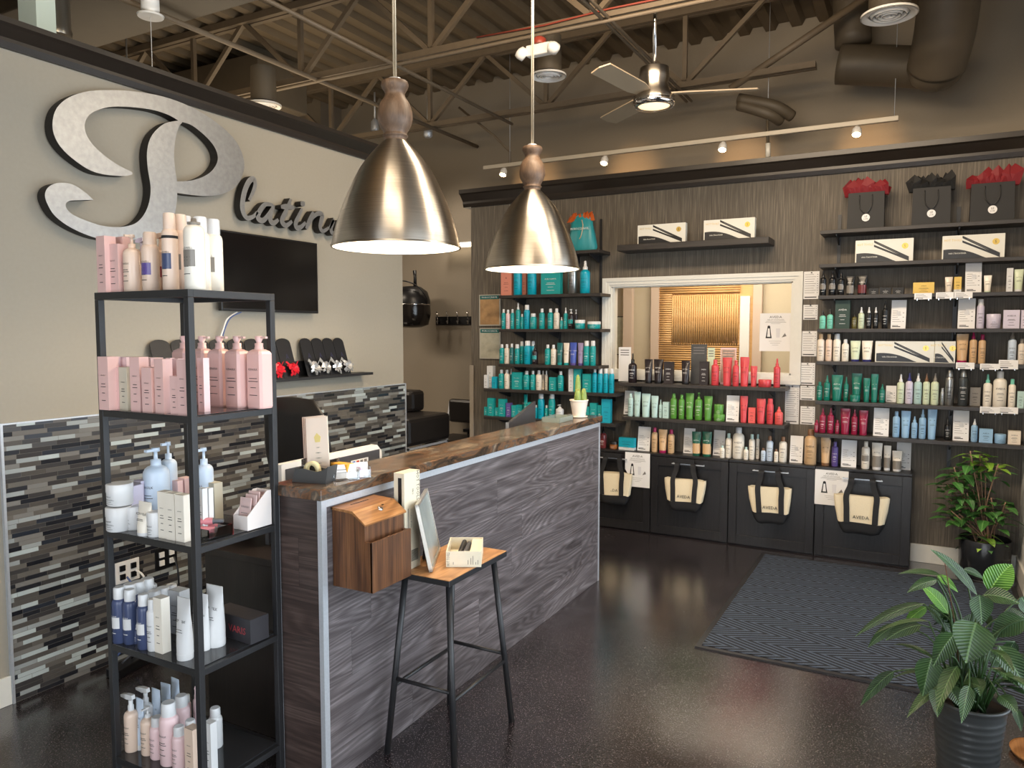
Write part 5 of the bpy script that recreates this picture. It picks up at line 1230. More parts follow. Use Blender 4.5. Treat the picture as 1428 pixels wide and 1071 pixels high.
row(S5, RZ[4], 160, 935, 7.875, '''h 122 222 260 BL W =850
t 226 318 305 SB W =895
p 306 412 395 BL W =950
c 408 520 505 PP W =995
c 518 660 345 PP W =1055
c 650 758 608 PP W =1120
x 805 905 620 BL =1190
c 778 880 540 IV W =1060
t 400 500 200 SB !1.74
t 505 608 140 SB !1.80
t 612 712 85 SB !1.87
c 668 790 270 PP W !1.76
c 765 822 265 PP W !1.84
h 285 385 185 W !1.72
x 1005 1085 560 W =1200
s 862 905 175 PP !1.84
c 1048 1155 405 W =875''', brand=KS, seg=24)
# white VARIS dryer box
a = PY(308, 880, 1.86); b = PY(378, 880, 1.86)
t = thing('hair_dryer_box', 'long dark box with red VARIS lettering on the rack fourth shelf', 'box', (-2.135, 1.865, RZ[3]+.0005), -.05); mb = MB(); mb.box(-.105, .105, -.04, .04, 0, .088)
mb.text('VARIS', (.035, -.041, .03), .036, m=1); mb.quad((-.085, -.0408, .02), (-.03, -.0408, .02), (-.03, -.0408, .06), (-.085, -.0408, .06), 2); mb.build('printed_box', [M('dark_slate_carton', (44, 42, 46), .5, noise=(20, .1)), M('rose_print', (176, 60, 66), .5), blackp], t)
MB().box(-.1, .1, -.036, .036, .088, .0886).build('lid_flap', M('dark_slate_carton_2', (58, 55, 56), .5), t)
# acrylic tray with pink tubes; magazine box with sachets
t = thing('acrylic_tray', 'clear low tray of pink tubes on the rack third shelf', 'tray', (-2.125, 1.72, RZ[2]+.001)); b = MB(); b.box(-.075, .075, -.05, .05, 0, .004)
for q in ((-.075, .075, -.05, -.047), (-.075, .075, .047, .05), (-.075, -.072, -.05, .05), (.072, .075, -.05, .05)): b.box(*q, .004, .035)
b.build('tray', acr, t)
for k, (dx, dy, dz, rz) in enumerate(((-.02, -.02, .02, .5), (.015, -.01, .02, .65), (0, .02, .022, .45), (-.005, .0, .046, .6))):
    q = thing('sample_tube', ['pink sample tube lying front left in the clear tray', 'pink sample tube lying front right in the clear tray', 'pink sample tube lying rear in the clear tray', 'pink sample tube lying uppermost in the clear tray'][k], 'tube', (-2.125+dx, 1.72+dy, RZ[2]+dz), rz, 'pink sample tubes in the clear tray')
    m = MB(); m.T = Matrix.Rotation(PI/2, 4, 'Y'); m.lathe([(.013, -.05), (.015, -.045), (.014, .0), (.012, .03)], 14, sx=.9); m.build('tube_body', M('dusty_pink_plastic', (196, 122, 130), .35), q)
    m = MB(); m.T = Matrix.Rotation(PI/2, 4, 'Y'); m.lathe([(.012, .03), (.009, .034), (.007, .062), (.005, .064)], 12); m.build('cap', greyp, q)
t = thing('sachet_box', 'white cut-away cardboard box on the rack third shelf', 'box', (-2.068, 1.875, RZ[2]+.0005), 0); cb = M('white_cardboard', (222, 214, 210), .6)
MB().prism([(-.055, 0), (.055, 0), (.055, .125), (.035, .125), (-.055, .05)], 0, .032, .035).prism([(-.055, 0), (.055, 0), (.055, .125), (.035, .125), (-.055, .05)], 0, -.035, -.032).box(-.032, .032, -.055, -.052, 0, .05).box(-.032, .032, .052, .055, 0, .125).box(-.032, .032, -.052, .052, 0, .003).build('box_wall', cb, t)
for k in range(5):
    q = thing('sachet', ['foremost', 'second', 'middle', 'fourth', 'rearmost'][k]+' pink grey sachet standing in the cut-away white box', 'sachet', (-2.068+(.003 if k % 2 else -.003), 1.838+k*.018, RZ[2]+.0045), 0, 'sachets in the white box')
    m = MB(); m.T = Matrix.Rotation(-.12, 4, 'X'); m.box(-.026, .026, -.002, .002, 0, .105+.008*(k % 3), 0); m.text('KERASILK', (0, -.003, .07), .009, m=1)
    for j in range(3): m.quad((-.018, -.0026, .05-.012*j), (.014, -.0026, .05-.012*j), (.014, -.0026, .052-.012*j), (-.018, -.0026, .052-.012*j), 1)
    m.build('packet', [M('sachet_blush', (206, 180, 178), .45), greyink], q)
# ------------------------------------------------------------------ things on the counter top
ZT = 1.0985
t = thing('tape_dispenser', 'dark grey desk organiser with tape on the counter corner', 'organiser', (-1.945, 2.06, ZT), .2)
pf = [(-.075, 0), (.065, 0), (.075, .062), (.055, .05), (.03, .042), (-.03, .052), (-.06, .05)]
MB().prism(pf, 1, -.035, -.031).prism(pf, 1, .031, .035).box(-.073, .064, -.031, .031, 0, .004).prism([(-.075, 0), (-.071, 0), (-.057, .05), (-.06, .05)], 1, -.031, .031).prism([(.061, 0), (.065, 0), (.075, .062), (.071, .062)], 1, -.031, .031).build('tray', M('charcoal_plastic', (66, 66, 66), .4), t)
m = MB(); m.T = Matrix.Translation((-.01, 0, .042)) @ Matrix.Rotation(PI/2, 4, 'X'); m.lathe([(.018, -.009), (.032, -.009), (.032, .009), (.018, .009), (.018, -.009)], 28, closed=False); m.build('tape_roll', M('cream_tape', (224, 208, 160), .3), t)
t = thing('brochure_holder', 'clear acrylic holder leaning at the counter corner', 'holder', (-1.985, 2.13, ZT), .25)
MB().box(-.06, .06, -.03, .045, 0, .003).box(-.06, .06, -.03, -.027, .003, .05).box(-.06, -.057, -.03, .045, .003, .07).box(.057, .06, -.03, .045, .003, .07).build('holder', acr, t)
for k in range(3):
    q = thing('brochure', ['front brochure with a bird and pine cone drawing in the clear holder', 'middle cream brochure in the clear holder', 'rear cream brochure in the clear holder'][k], 'brochure', (-1.98-.02*k, 2.13-.012+.012*k, ZT+.004), .25, 'brochures in the acrylic holder')
    m = MB(); m.T = Matrix.Rotation(-.16, 4, 'X') @ Matrix.Rotation(-.12, 4, 'Y'); m.box(-.046, .046, 0, .004, 0, .225); m.box(-.0465, -.045, -.0005, .0045, 0, .225, 2)
    if k == 0:
        for zz, rr_ in ((.05, .015), (.07, .016), (.09, .014), (.11, .010)): m.lathe([(.001, -.001), (rr_, 0), (.001, .001)], 12, (.004, -.001, zz), 1, sy=.06)
        m.prism([(-.008, .13), (.012, .13), (.016, .15), (.0, .165), (-.012, .15)], 1, -.001, 0, 3)
    m.build('sheet', [M('cream_leaflet', (232, 216, 200), .6), M('dark_green_print', (70, 84, 70), .6), M('brown_print', (120, 70, 44), .6), M('yellow_print', (224, 204, 130), .6)], q)
tag(MB().box(-.035, .035, -.02, .02, 0, .055).build('orange_card_box', M('orange_yellow_card', (232, 164, 40), .5), None, .001), 'small orange yellow box behind the tape dispenser', 'box').location = (-1.9, 2.165, ZT)
tag(MB().box(-.03, .03, -.018, .018, 0, .04).build('pink_note_pad', M('pale_pink_pad', (228, 208, 222), .6), None, .001), 'pale pink note pad beside the orange box', 'note pad').location = (-1.875, 2.215, ZT)
for k, (dx, dy) in enumerate(((0, 0), (.03, .055))):
    t = thing('business_card_holder', ['nearer clear holder of white business cards on the counter', 'farther clear holder of white business cards on the counter'][k], 'card holder', (-1.868+dx*.3, 2.14+dy, ZT), .9, 'business card holders')
    MB().box(-.048, .048, -.02, .02, 0, .003).box(-.048, .048, -.02, -.017, 0, .03).box(-.048, -.045, -.02, .02, 0, .04).box(.045, .048, -.02, .02, 0, .04).build('holder', acr, t)
    m = MB(); m.T = Matrix.Rotation(-.3, 4, 'X'); m.box(-.042, .042, -.006, .008, .004, .056); m.quad((-.03, -.0066, .035), (.01, -.0066, .035), (.01, -.0066, .038), (-.03, -.0066, .038), 1); m.quad((-.03, -.0066, .025), (.02, -.0066, .025), (.02, -.0066, .027), (-.03, -.0066, .027), 1); m.build('card_stack', [paper, greyink], t)
t = thing('cash_tray', 'clear flat acrylic tray near the far end of the counter', 'tray', (-1.95, 4.18, ZT), 0); b = MB(); b.box(-.06, .06, -.1, .1, 0, .004)
for q in ((-.06, .06, -.1, -.097), (-.06, .06, .097, .1), (-.06, -.057, -.1, .1), (.057, .06, -.1, .1)): b.box(*q, .004, .03)
b.build('tray', M('frosted_glass_tray', (160, 170, 160), .15, alpha=.55), t)
# cactus
t = thing('potted_cactus', 'small three-lobed cactus in a white ribbed pot on the counter end', 'cactus', (-1.92, 4.44, ZT))
pr = [(.04, 0)]; 
for k in range(9): pr += [(.041+.0018*k, .004+.011*k), (.0435+.0018*k, .009+.011*k)]
pr += [(.062, .105), (.058, .108), (.054, .1), (.05, .09)]; MB().lathe(pr, 36, (0, 0, .006)).build('pot', M('white_glazed_pot', (226, 216, 204), .3), t)
MB().lathe([(.05, 0), (.056, .003), (.056, .008), (.03, .008)], 28).build('saucer', M('white_glazed_pot', (226, 216, 204), .3), t); MB().lathe([(.001, .1), (.053, .1)], 20, closed=False).build('soil', M('dark_soil', (40, 30, 24), .9, noise=(90, .2)), t)
cactm = M('cactus_skin', (120, 142, 74), .5, noise=(60, .12), bump=.3); spine = M('cactus_spines', (222, 206, 140), .6)
for (x, y, r_, h_) in ((-.012, .008, .021, .175), (.0, -.02, .023, .085), (.032, .002, .02, .09)):
    pr = [(r_*.8, .095), (r_, .115)] + [(r_*math.cos(a)**.7 if a < 1.5 else .001, .115+(h_-.115+.095)*math.sin(a)) for a in (.2, .5, .8, 1.1, 1.35, 1.5, PI/2)]
    pr[-1] = (.001, pr[-1][1]); o = MB().lathe(pr, 20, (x, y, 0)).build('cactus_stem', cactm, t); sp = MB()
    for i in range(len(pr)-1):
        for ff in (0, .33, .66):
            rr_ = pr[i][0]+(pr[i+1][0]-pr[i][0])*ff; zz = pr[i][1]+(pr[i+1][1]-pr[i][1])*ff
            for k in range(12):
                a = 2*PI*(k+.5*(i % 2))/12; cx, cy = math.cos(a), math.sin(a); sp.add([(x+rr_*cx-.0012*cy, y+rr_*cy+.0012*cx, zz), (x+rr_*cx+.0012*cy, y+rr_*cy-.0012*cx, zz), (x+(rr_+.005)*cx, y+(rr_+.005)*cy, zz+.003)], [(0, 1, 2)])
    sp.build('spines', spine, o)['kind'] = 'stuff'
# ------------------------------------------------------------------ suggestion box on the counter face
q = lambda u, v: PY(440+u/5.49, 680+v/5.49, 2.02)
pts = [(-1.828, .737), (-1.65, .745), (-1.65, .925), (-1.682, .925), (-1.682, .975), (-1.735, 1.012), (-1.828, 1.018)]
t = thing('suggestion_box', 'brown wooden suggestion box with key lock on the counter front', 'suggestion box', (-1.828, 2.02, .737)); L0 = [(a+1.828, z-.737) for a, z in pts]
B0, B1 = [(L0[0]), (L0[3][0], 0), L0[3], L0[4], L0[5], L0[6]], None
MB().prism([(0, 0), (.146, 0), (.146, .238), (.093, .272), (0, .277)], 1, 0, .012).prism([(0, 0), (.146, 0), (.146, .238), (.093, .272), (0, .277)], 1, .213, .225).box(0, .008, .012, .213, 0, .275).box(.136, .146, .012, .213, 0, .238).box(0, .146, .012, .213, 0, .008).build('box_body', box_wood, t, .001)
MB().box(.146, .178, 0, .01, 0, .178).box(.146, .178, .215, .225, 0, .178).box(.17, .18, .0, .225, 0, .18).box(.146, .17, .01, .215, 0, .008).build('leaflet_pocket', box_wood, t, .001)
l = MB().prism([(-.0, .279), (.094, .274), (.155, .235), (.155, .241), (.097, .283), (0, .288)], 1, -.006, .231).build('hinged_lid', lid_wood, t, .0008)
MB().box(.03, .036, .06, .16, .2835, .2865).build('slot', M('slot_shadow', (20, 12, 8), .9), l)
m = MB(); m.T = Matrix.Translation((.115, .125, .266)) @ Matrix.Rotation(.6, 4, 'Y'); m.lathe([(.011, 0), (.011, .006), (.007, .008), (.001, .008)], 18); m.box(-.002, .002, -.006, .006, .008, .022); m.build('key_lock', chrome, t)
m = MB(); m.tube([(.004, -.008, .284), (.004, .02, .284)], .004).tube([(.004, .205, .284), (.004, .233, .284)], .004); m.build('hinge', M('dark_bronze', (60, 44, 30), .4, .7), l)
# ------------------------------------------------------------------ bar stool and what stands on it
SX0, SX1, SY0, SY1, SZ = -1.762, -1.492, 2.265, 2.70, .735
t = thing('bar_stool', 'backless bar stool with oak seat and black metal legs', 'stool', ((SX0+SX1)/2, (SY0+SY1)/2, 0)); cx, cy = t.location.x, t.location.y; a, b = (SX1-SX0)/2, (SY1-SY0)/2
MB().box(-a, a, -b, b, SZ-.002, SZ).build('seat', seat_wood, t); MB().box(-a-.001, a+.001, -b-.001, b+.001, SZ-.024, SZ-.002).build('seat_edge', blackm, t, .002)
tops = {}; 
for i, (sx_, sy_) in enumerate(((-1, -1), (1, -1), (1, 1), (-1, 1))):
    p0 = Vector((sx_*(a-.035), sy_*(b-.05), SZ-.024)); p1 = Vector((sx_*(a+.022), sy_*(b+.005), 0)); tops[i] = (p0, p1); MB().tube([p0, p1], .0125, 14).build('leg', blackm, t); 
def at(i, z): p0, p1 = tops[i]; return p0+(p1-p0)*((p0.z-z)/p0.z)
for i, j, z in ((0, 1, .30), (2, 3, .30), (1, 2, .27), (3, 0, .27)): MB().tube([at(i, z), at(j, z)], .008, 10).build('footrest_bar', blackm, t)
cream_c = M('cream_carton', (224, 214, 190), .5, noise=(30, .02))
t = thing('hot_tool_box', 'tall narrow cream box standing on the stool against the counter', 'box', (-1.72, 2.32, SZ+.0005)); m = MB(); m.box(-.024, .024, -.05, .05, 0, .378)
R90 = ((0, 0, 1), (0, 1, 0)); f = .0246
m.text('HOT TOOLS', (f, .028, .32), .026, (0, 0, -1), (0, 1, 0), 1, 0, .8); m.text('PRO', (f, .0, .3), .012, (0, 0, -1), (0, 1, 0), 1); m.text('STYLING IRON', (f, -.012, .2), .011, (0, 0, -1), (0, 1, 0), 2)
for k in range(8): m.quad((f, -.03+.003*k, .14), (f, -.03+.003*k+.0014, .14), (f, -.03+.003*k+.0014, .24), (f, -.03+.003*k, .24), 2) if k < 3 else None
for k in range(9): m.quad((f, -.01, .03+.005*k), (f, .035, .03+.005*k), (f, .035, .033+.005*k), (f, -.01, .033+.005*k), 1)
m.build('printed_box', [cream_c, ink, greyink], t); MB().box(-.004, .012, -.051, -.0495, .25, .36).build('opening_gap', blackp, t)
# framed picture leaning back, facing the room
t = thing('framed_notice', 'thin silver framed glass notice leaning on the stool', 'picture frame', (-1.6, 2.315, SZ+.003), math.radians(28)); T = Matrix.Rotation(-.2, 4, 'Y'); sf = M('satin_silver', (196, 192, 184), .3, .7)
m = MB(); m.T = T; W_, H_ = .3, .265
for q in ((0, W_, 0, .011), (0, W_, H_-.011, H_), (0, .011, 0, H_), (W_-.011, W_, 0, H_)): m.box(-.014, 0, q[0], q[1], q[2], q[3])
m.build('frame', sf, t, .001); m = MB(); m.T = T; m.box(-.008, -.004, .011, W_-.011, .011, H_-.011); m.build('glass_front', M('picture_glass', (150, 160, 158), .06, noise=(6, .15), bump=.0), t)
m = MB(); m.T = T; m.box(-.013, -.009, .011, W_-.011, .011, H_-.011); m.build('backing', M('navy_backing', (30, 28, 44), .6), t); MB().prism([(-.06, 0), (-.05, .0), (-.04, .12), (-.045, .12)], 1, .16, .19).build('easel_leg', M('navy_backing', (30, 28, 44), .6), t)
p0 = PZ(622, 791, SZ); p1 = PZ(671, 791, SZ); rz = math.atan2(p1.y-p0.y, p1.x-p0.x); wd = (p1-p0).length
t = thing('open_flat_iron_box', 'open cream box lying on the stool seat, printed front', 'box', (p0.x, p0.y, SZ+.0005), rz); m = MB(); D = .2; hh = .062
m.box(0, wd, 0, D, 0, .003).box(0, wd, 0, .004, .003, hh).box(0, wd, D-.004, D, .003, hh).box(0, .004, .004, D-.004, .003, hh).box(wd-.004, wd, .004, D-.004, .003, hh).box(wd*.68, wd-.004, .004, D-.004, .003, hh-.006).box(.004, wd*.68, .004, D-.004, .003, .014)
m.text('HOT TOOLS', (wd*.1, -.0006, hh*.5), .016, (0, 0, 1), (-1, 0, 0), 1, 0, .6)
for k, xx in enumerate((.2, .62, .7, .76, .84, .9)): m.quad((wd*xx, -.0006, .01), (wd*xx+.002, -.0006, .01), (wd*xx+.002, -.0006, .02+.008*(k % 4)), (wd*xx, -.0006, .02+.008*(k % 4)), 2)
m.build('carton', [cream_c, ink, greyink], t)
T0 = Matrix.Translation((p0.x, p0.y, SZ+.0005)) @ Matrix.Rotation(rz, 4, 'Z'); q = T0 @ Vector((wd*.42, .02, .03))
t = thing('flat_iron', 'dark flat iron lying in the open cream box', 'hair straightener', q, rz-.12)
m = MB(); m.T = Matrix.Rotation(-PI/2+.1, 4, 'X'); m.lathe([(.001, 0), (.012, .004), (.014, .04), (.014, .14), (.010, .15), (.001, .152)], 16, sx=.8); m.v = [(v[0]+.008, v[1], v[2]) for v in m.v]; m.build('arm', greyp, t)
m = MB(); m.T = Matrix.Rotation(-PI/2+.16, 4, 'X'); m.lathe([(.001, 0), (.012, .004), (.013, .04), (.013, .14), (.009, .15), (.001, .152)], 16, sx=.8); m.v = [(v[0]-.012, v[1], v[2]) for v in m.v]; m.build('arm', blackp, t); MB().lathe([(.012, -.002), (.014, .0), (.012, .002)], 14, (0, .13, .012)).build('end_ring', chrome, t)
# ------------------------------------------------------------------ plants
def leaf(mb, p, tip, w, lift=.0, fold=.25, nrm=None, n=8, m=0, heart=False, curl=0.0):
    p = Vector(p); tip = Vector(tip); d = tip-p; L_ = d.length; up = Vector((0, 0, 1)); side = d.cross(nrm if nrm else up)
    side = side.normalized() if side.length > 1e-5 else Vector((1, 0, 0)); nn = side.cross(d).normalized()
    if nn.z < 0 and not nrm: nn = -nn
    vs, uv = [], []
    for i in range(n+1):
        s = i/n; c = p+d*s+up*(lift*4*s*(1-s))*L_-nn*0+up*(-curl*s*s*L_)
        ww = (math.sin(PI*min(1, s**.72))**.8 if not heart else (math.sin(PI*min(1, (s*.93+.07)**.5))**.75))*w/2
        if i == n: ww = .0004
        if i == 0: ww = w*.03 if not heart else w*.12
        for k, e in enumerate((-1, -.5, 0, .5, 1)): vs.append(c+side*ww*e+nn*(abs(e)*ww*fold)); uv.append((.5+e/2*ww/(w/2+1e-6), s))
    fs = [(i*5+k, i*5+k+1, (i+1)*5+k+1, (i+1)*5+k) for i in range(n) for k in range(4)]
    mb.add(vs, fs, m, True, uv)
lily = leaf_mat('peace_lily_leaf', (22, 44, 18), (46, 78, 34), (92, 120, 76)); lily2 = leaf_mat('young_lily_leaf', (58, 110, 24), (104, 160, 46), (140, 186, 84)); stemm = M('lily_stem', (44, 72, 34), .45, noise=(30, .15))
PC = Vector((.2, 3.13, 0)); t = thing('peace_lily', 'large potted peace lily with broad drooping leaves in the right foreground', 'plant', PC)
pr = [(.088, 0), (.09, .004)]
for k in range(11): pr += [(.0915+.0022*k, .012+.026*k), (.096+.0022*k, .02+.026*k), (.096+.0022*k, .03+.026*k)]
pr += [(.124, .305), (.127, .308), (.127, .318), (.118, .318), (.115, .28)]
MB().lathe(pr, 48).build('pot', M('ribbed_charcoal_pot', (58, 60, 60), .42, noise=(30, .05), bump=.03), t); MB().lathe([(.001, .285), (.116, .285)], 28, closed=False).build('soil', M('dark_soil', (40, 30, 24), .9, noise=(90, .2)), t)
LV_ = [(590, 290, 380, 68, 48, .0, 0), (425, 200, 235, 185, 26, .05, 0), (460, 375, 335, 235, 62, .02, 1), (410, 222, 275, 272, 46, -.03, 0), (350, 330, 40, 460, 46, .02, 0), (362, 345, 262, 420, 50, .05, 1), (338, 425, 178, 485, 62, .03, 0), (232, 425, 98, 518, 48, .04, 0),
       (490, 465, 392, 605, 92, -.05, 0), (385, 575, 345, 738, 112, -.05, 0), (215, 635, 65, 778, 54, .0, 0), (585, 415, 540, 588, 168, -.1, 0), (600, 290, 612, 418, 98, .0, 0), (645, 275, 748, 142, 112, .06, 1), (620, 290, 785, 322, 74, .02, 0), (800, 400, 655, 470, 100, .02, 0), (688, 520, 815, 715, 104, -.02, 0),
       (450, 695, 520, 795, 72, -.08, 0), (530, 690, 605, 700, 62, -.06, 0), (402, 715, 412, 835, 64, -.09, 0), (408, 205, 505, 272, 42, .06, 1), (528, 175, 626, 216, 34, .08, 0), (715, 382, 820, 395, 62, .04, 0), (690, 745, 775, 820, 70, -.06, 0), (790, 300, 830, 380, 80, .05, 0), (375, 335, 475, 455, 76, .06, 0), (555, 700, 520, 860, 60, -.11, 0), (760, 500, 700, 610, 60, .06, 0), (520, 440, 640, 380, 60, .08, 0),
       (470, 700, 400, 760, 60, .02, 0), (640, 560, 740, 640, 70, .06, 0), (500, 560, 560, 640, 60, .06, 0), (700, 660, 790, 640, 60, .07, 0), (760, 800, 790, 900, 40, -.05, 0)]
g = MB(); g2 = MB(); st = MB()
for i, (a0, b0, a1, b1, w, dy, yg) in enumerate(LV_):
    y = PC.y-.02+dy*1.6; pa = PY(1180+a0/3.234, 740+b0/3.234, y)-PC; pb = PY(1180+a1/3.234, 740+b1/3.234, y+dy*.6-.02)-PC
    d = FW.dot(PY(1350, 900, y)-Vector((0, 0, H))); wm = w/3.234/FPX*d*1.02
    leaf((g2 if yg else g), pa, pb, wm, .07, .22, Vector((.25, -.75, .6)), 10, curl=.06)
    r0 = Vector((random.uniform(-.05, .05), random.uniform(-.05, .05), .285)); mid = r0.lerp(pa, .55)+Vector((0, 0, .08)) - Vector((pa.x, pa.y, 0))*.12
    st.tube(smooth_poly([tuple(r0), tuple(mid), tuple(pa)], 5, False), [.0045]*3+[.0038]*3+[.003]*5, 6)
for k in range(26):
    a = random.uniform(0, 2*PI); rr_ = random.uniform(.12, .26); r0 = Vector((.05*math.cos(a), .05*math.sin(a), .285)); zz = random.uniform(.36, .62); pa = Vector((rr_*.55*math.cos(a), rr_*.55*math.sin(a), zz)); pb = Vector((rr_*1.25*math.cos(a), rr_*1.25*math.sin(a), zz-random.uniform(-.04, .1)))
    leaf(g, pa, pb, random.uniform(.035, .055), .08, .22, None, 8, curl=.08); st.tube([r0, r0.lerp(pa, .5)+Vector((0, 0, .04)), pa], .003, 6)
g.build('leaves', lily, t); g2.build('young_leaves', lily2, t); st.build('stems', stemm, t)
m = MB(); m.tube([Vector((-.02, -.02, .29)), PY(1180+490/3.234, 740+420/3.234, PC.y)-PC, PY(1180+443/3.234, 740+130/3.234, PC.y)-PC], .0018, 5); m.build('dried_flower_stalk', M('dry_stalk', (88, 52, 36), .6), t)
t = thing('wooden_tray_stand', 'thin wooden tray edge under the peace lily at the frame edge', 'tray', (.47, 3.45, 0)); MB().lathe([(.001, .0), (.1, .0), (.11, .02), (.1, .018), (.001, .012)], 28).build('tray', lid_wood, t)
# poinsettia
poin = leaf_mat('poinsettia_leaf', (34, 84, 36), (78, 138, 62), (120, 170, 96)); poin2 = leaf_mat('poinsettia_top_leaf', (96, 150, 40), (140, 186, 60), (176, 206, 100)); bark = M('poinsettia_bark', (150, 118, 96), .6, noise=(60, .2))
QC = Vector((.425, 5.872, 0)); t = thing('poinsettia', 'leafy green poinsettia in a black cylinder pot by the right corner', 'plant', QC)
MB().lathe([(.14, .012), (.148, .02), (.154, .262), (.15, .268), (.144, .262), (.142, .2)], 48).build('pot', M('gloss_black_pot', (34, 36, 40), .22), t); MB().lathe([(.001, 0), (.158, 0), (.164, .012), (.158, .014), (.001, .012)], 36).build('saucer', M('gloss_black_pot', (34, 36, 40), .22), t); MB().lathe([(.001, .22), (.142, .22)], 24, closed=False).build('soil', M('dark_soil', (40, 30, 24), .9, noise=(90, .2)), t)
g = MB(); g2 = MB(); st = MB(); rr = random.Random(11)
for i, (u, v, top) in enumerate(((430, 150, 1), (470, 170, 1), (545, 210, 1), (370, 130, 1), (350, 390, 0), (300, 520, 0), (250, 500, 0), (590, 450, 0), (270, 230, 0), (225, 330, 0), (545, 530, 0), (390, 640, 0), (460, 470, 0), (310, 330, 0), (240, 420, 0), (330, 240, 0), (420, 330, 0), (380, 440, 0), (470, 640, 1), (500, 420, 0), (330, 460, 0), (400, 230, 0), (280, 290, 0))):
    yy = QC.y+rr.uniform(-.16, .06)-.03*(top); tip = PY(1270+u/4.462, 600+v/4.462, yy)-QC; r0 = Vector((rr.uniform(-.05, .05), rr.uniform(-.05, .05), .215))
    mid = r0.lerp(tip, .5)+Vector((rr.uniform(-.02, .02), rr.uniform(-.02, .02), .0)); st.tube(smooth_poly([tuple(r0), tuple(mid), tuple(tip)], 4, False), .0038, 6)
    nl = 9
    for k in range(nl):
        a = k*2.4+rr.random(); ll = rr.uniform(.07, .12); e = rr.uniform(-.55, .25); base_ = tip-Vector((0, 0, .012*k)); dd = Vector((math.cos(a)*math.cos(e), math.sin(a)*math.cos(e), math.sin(e))); s0 = base_+dd*.025
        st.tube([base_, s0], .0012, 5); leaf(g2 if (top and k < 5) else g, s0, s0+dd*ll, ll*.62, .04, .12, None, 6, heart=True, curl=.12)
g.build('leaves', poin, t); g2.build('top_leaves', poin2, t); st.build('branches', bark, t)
# ------------------------------------------------------------------ labels of the products
from collections import defaultdict
ORD = ['', 'leftmost', 'second', 'third', 'fourth', 'fifth', 'sixth', 'seventh', 'eighth', 'ninth', 'tenth', 'eleventh', 'twelfth', 'thirteenth']
CNT = ['', 'one', 'two', 'three', 'four', 'five', 'six', 'seven', 'eight', 'nine', 'ten', 'eleven', 'twelve', 'thirteen', 'fourteen']
gr = defaultdict(list)
for it in ITEMS: gr[(it[1], it[2])].append(it)
gn = defaultdict(int)
for it in ITEMS: gn[(it[4], it[2])] += 1
for (look, shelf), L_ in gr.items():
    L_.sort(key=lambda i: i[3]); n = len(L_)
    for k, it in enumerate(L_):
        if n == 1: s = f'only {look} on {shelf}' if len(look.split()) < 4 else f'{look} on {shelf}'
        elif n == 2: s = f'{"left" if k == 0 else "right"} one of two: {look}, {shelf}'
        else: s = f'{ORD[k+1] if k < n-1 else "rightmost"} of {CNT[n]} {look.replace(" with", "s with", 1) if " with" in look else look+("s" if look[-1] != "s" else "es")} on {shelf}'
        it[0]['label'] = s
        assert len(s.split()) <= 16, s
        if gn[(it[4], shelf)] > 1: it[0]['group'] = f'{it[4]}s on {shelf}'
# ------------------------------------------------------------------ light
wd_ = bpy.data.worlds.new('world'); SC.world = wd_; wd_.use_nodes = True; bg = wd_.node_tree.nodes['Background']; bg.inputs[0].default_value = (.76, .88, 1, 1); bg.inputs[1].default_value = 2.0
def area(name, loc, rot, sx_, sy_, e, col, spread=PI):
    l = bpy.data.lights.new(name, 'AREA'); l.shape = 'RECTANGLE'; l.size = sx_; l.size_y = sy_; l.energy = e; l.color = col; l.spread = spread
    o = bpy.data.objects.new(name, l); C.objects.link(o); o.location = loc; o.rotation_euler = rot; return o
area('daylight_right', (XR+.2, 1.6, 1.3), (0, PI/2+.12, 0), 2.1, 7.6, 185, (.84, .93, 1))
area('daylight_front', (-.5, -2.7, 1.4), (PI/2, 0, 0), 2.3, 2.5, 95, (.95, .97, 1))
area('office_fill', (-1.6, 7.2, 2.8), (0, 0, 0), 1.6, .6, 60, (1, .88, .7))  # unseen fill added to brighten the room behind the window
area('counter_fill', (-1.2, 1.4, 3.5), (0, 0, 0), 1.2, .3, 15, (1, .84, .66)); area('shelf_wall_fill', (-.9, 3.4, 3.6), (.5, 0, 0), 2.2, .3, 92, (1, .8, .58))  # two added fills without known lamps, for counter side and shelf wall
o_ = area('sign_fill', (0, 4.0, 3.45), (0, 0, 0), .8, .8, 3.2, (1, .88, .7), 1.4); o_.rotation_euler = (Vector((-3.45, 2.2, 2.3))-o_.location).to_track_quat('-Z', 'Y').to_euler()  # added light that puts a warm highlight on the big letter P
area('salon_fill', (-6.0, 4.2, 3.2), (0, 0, 0), 2.0, .6, 90, (1, .84, .66))  # added fill beyond the left wall, no lamp known there
area('ceiling_fill', (-1.3, 1.0, 3.1), (PI-.45, 0, 0), 2.4, .4, 75, (1, .76, .46)); area('salon_ceiling_fill', (-5.5, 4.5, 3.05), (PI, 0, 0), 3.0, 2.0, 30, (1, .8, .55))  # upward fills added to brighten the deck and joists
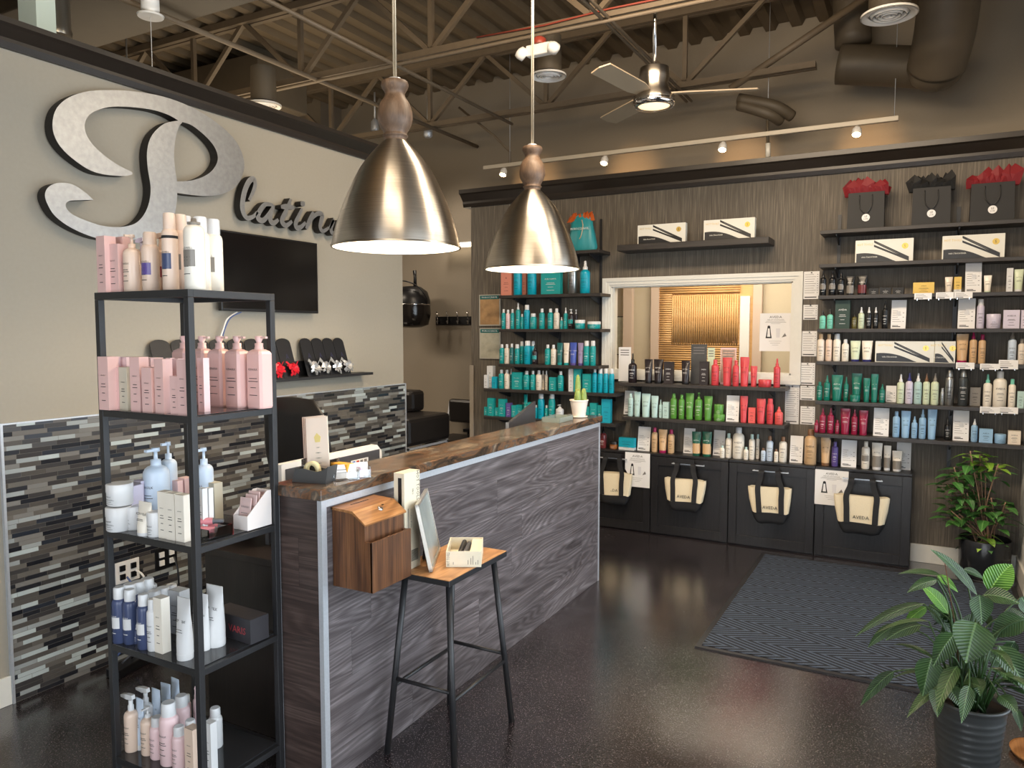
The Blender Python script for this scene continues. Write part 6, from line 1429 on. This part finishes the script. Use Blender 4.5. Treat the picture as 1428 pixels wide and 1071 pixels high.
fillm = M('fill_light_housing', (150, 146, 138), .5)  # housings below are made up to carry the added fill lights
for nm_, lab_, p_, sx_, sy_, up_ in (('fill_housing', 'added fill light housing above the camera side of the counter', (-1.2, 1.4, 3.5), 1.2, .3, 0), ('fill_housing', 'wide added fill light housing facing the shelf wall', (-.9, 3.4, 3.69), 2.2, .1, 0), ('fill_housing', 'square housing of the added light aimed at the wall sign', (0, 4.0, 3.62), .5, .5, 0),
                                      ('fill_housing', 'added fill light housing beyond the left wall', (-6.0, 4.2, 3.2), 2.0, .6, 0), ('upfill_housing', 'added upward fill light housing behind the camera side', (-1.3, 1.0, 2.93), 2.4, .4, 0), ('fill_housing', 'added office fill light housing behind the interior window', (-1.6, 7.2, 2.8), 1.6, .6, 0)):
    if not up_: tag(MB().tube([(p_[0], p_[1], p_[2]+.04), (p_[0], p_[1], max(p_[2]+.06, DZ if p_[2] > 2.85 else 2.86))], .008).box(p_[0]-sx_/2-.02, p_[0]+sx_/2+.02, p_[1]-sy_/2-.02, p_[1]+sy_/2+.02, p_[2]+.006, p_[2]+.05).build(nm_, fillm), lab_, 'light')
def spot(name, loc, tgt, e, col, ang, blend=.5, r=.03):
    l = bpy.data.lights.new(name, 'SPOT'); l.energy = e; l.color = col; l.spot_size = ang; l.spot_blend = blend; l.shadow_soft_size = r
    o = bpy.data.objects.new(name, l); C.objects.link(o); o.location = loc; o.rotation_euler = (Vector(tgt)-Vector(loc)).to_track_quat('-Z', 'Y').to_euler()
for x, y, z in trackspots: spot('track_spot', (x, y+.03, z), (x+.05, YF, z+.02), 14, (1, .58, .26), 1.1, .9); 
for y in (2.574, 3.83):
    l = bpy.data.lights.new('pendant_light', 'POINT'); l.energy = 22; l.color = (1, .82, .6); l.shadow_soft_size = .04; o = bpy.data.objects.new('pendant_light', l); C.objects.link(o); o.location = (-1.95, y, 2.06)
rp = PY(597, 192, 6.3); spot('recess_spot', (rp.x, rp.y, rp.z-.03), (-4.3, 6.5, 1.2), 55, (1, .86, .7), 1.9, .9, .16)
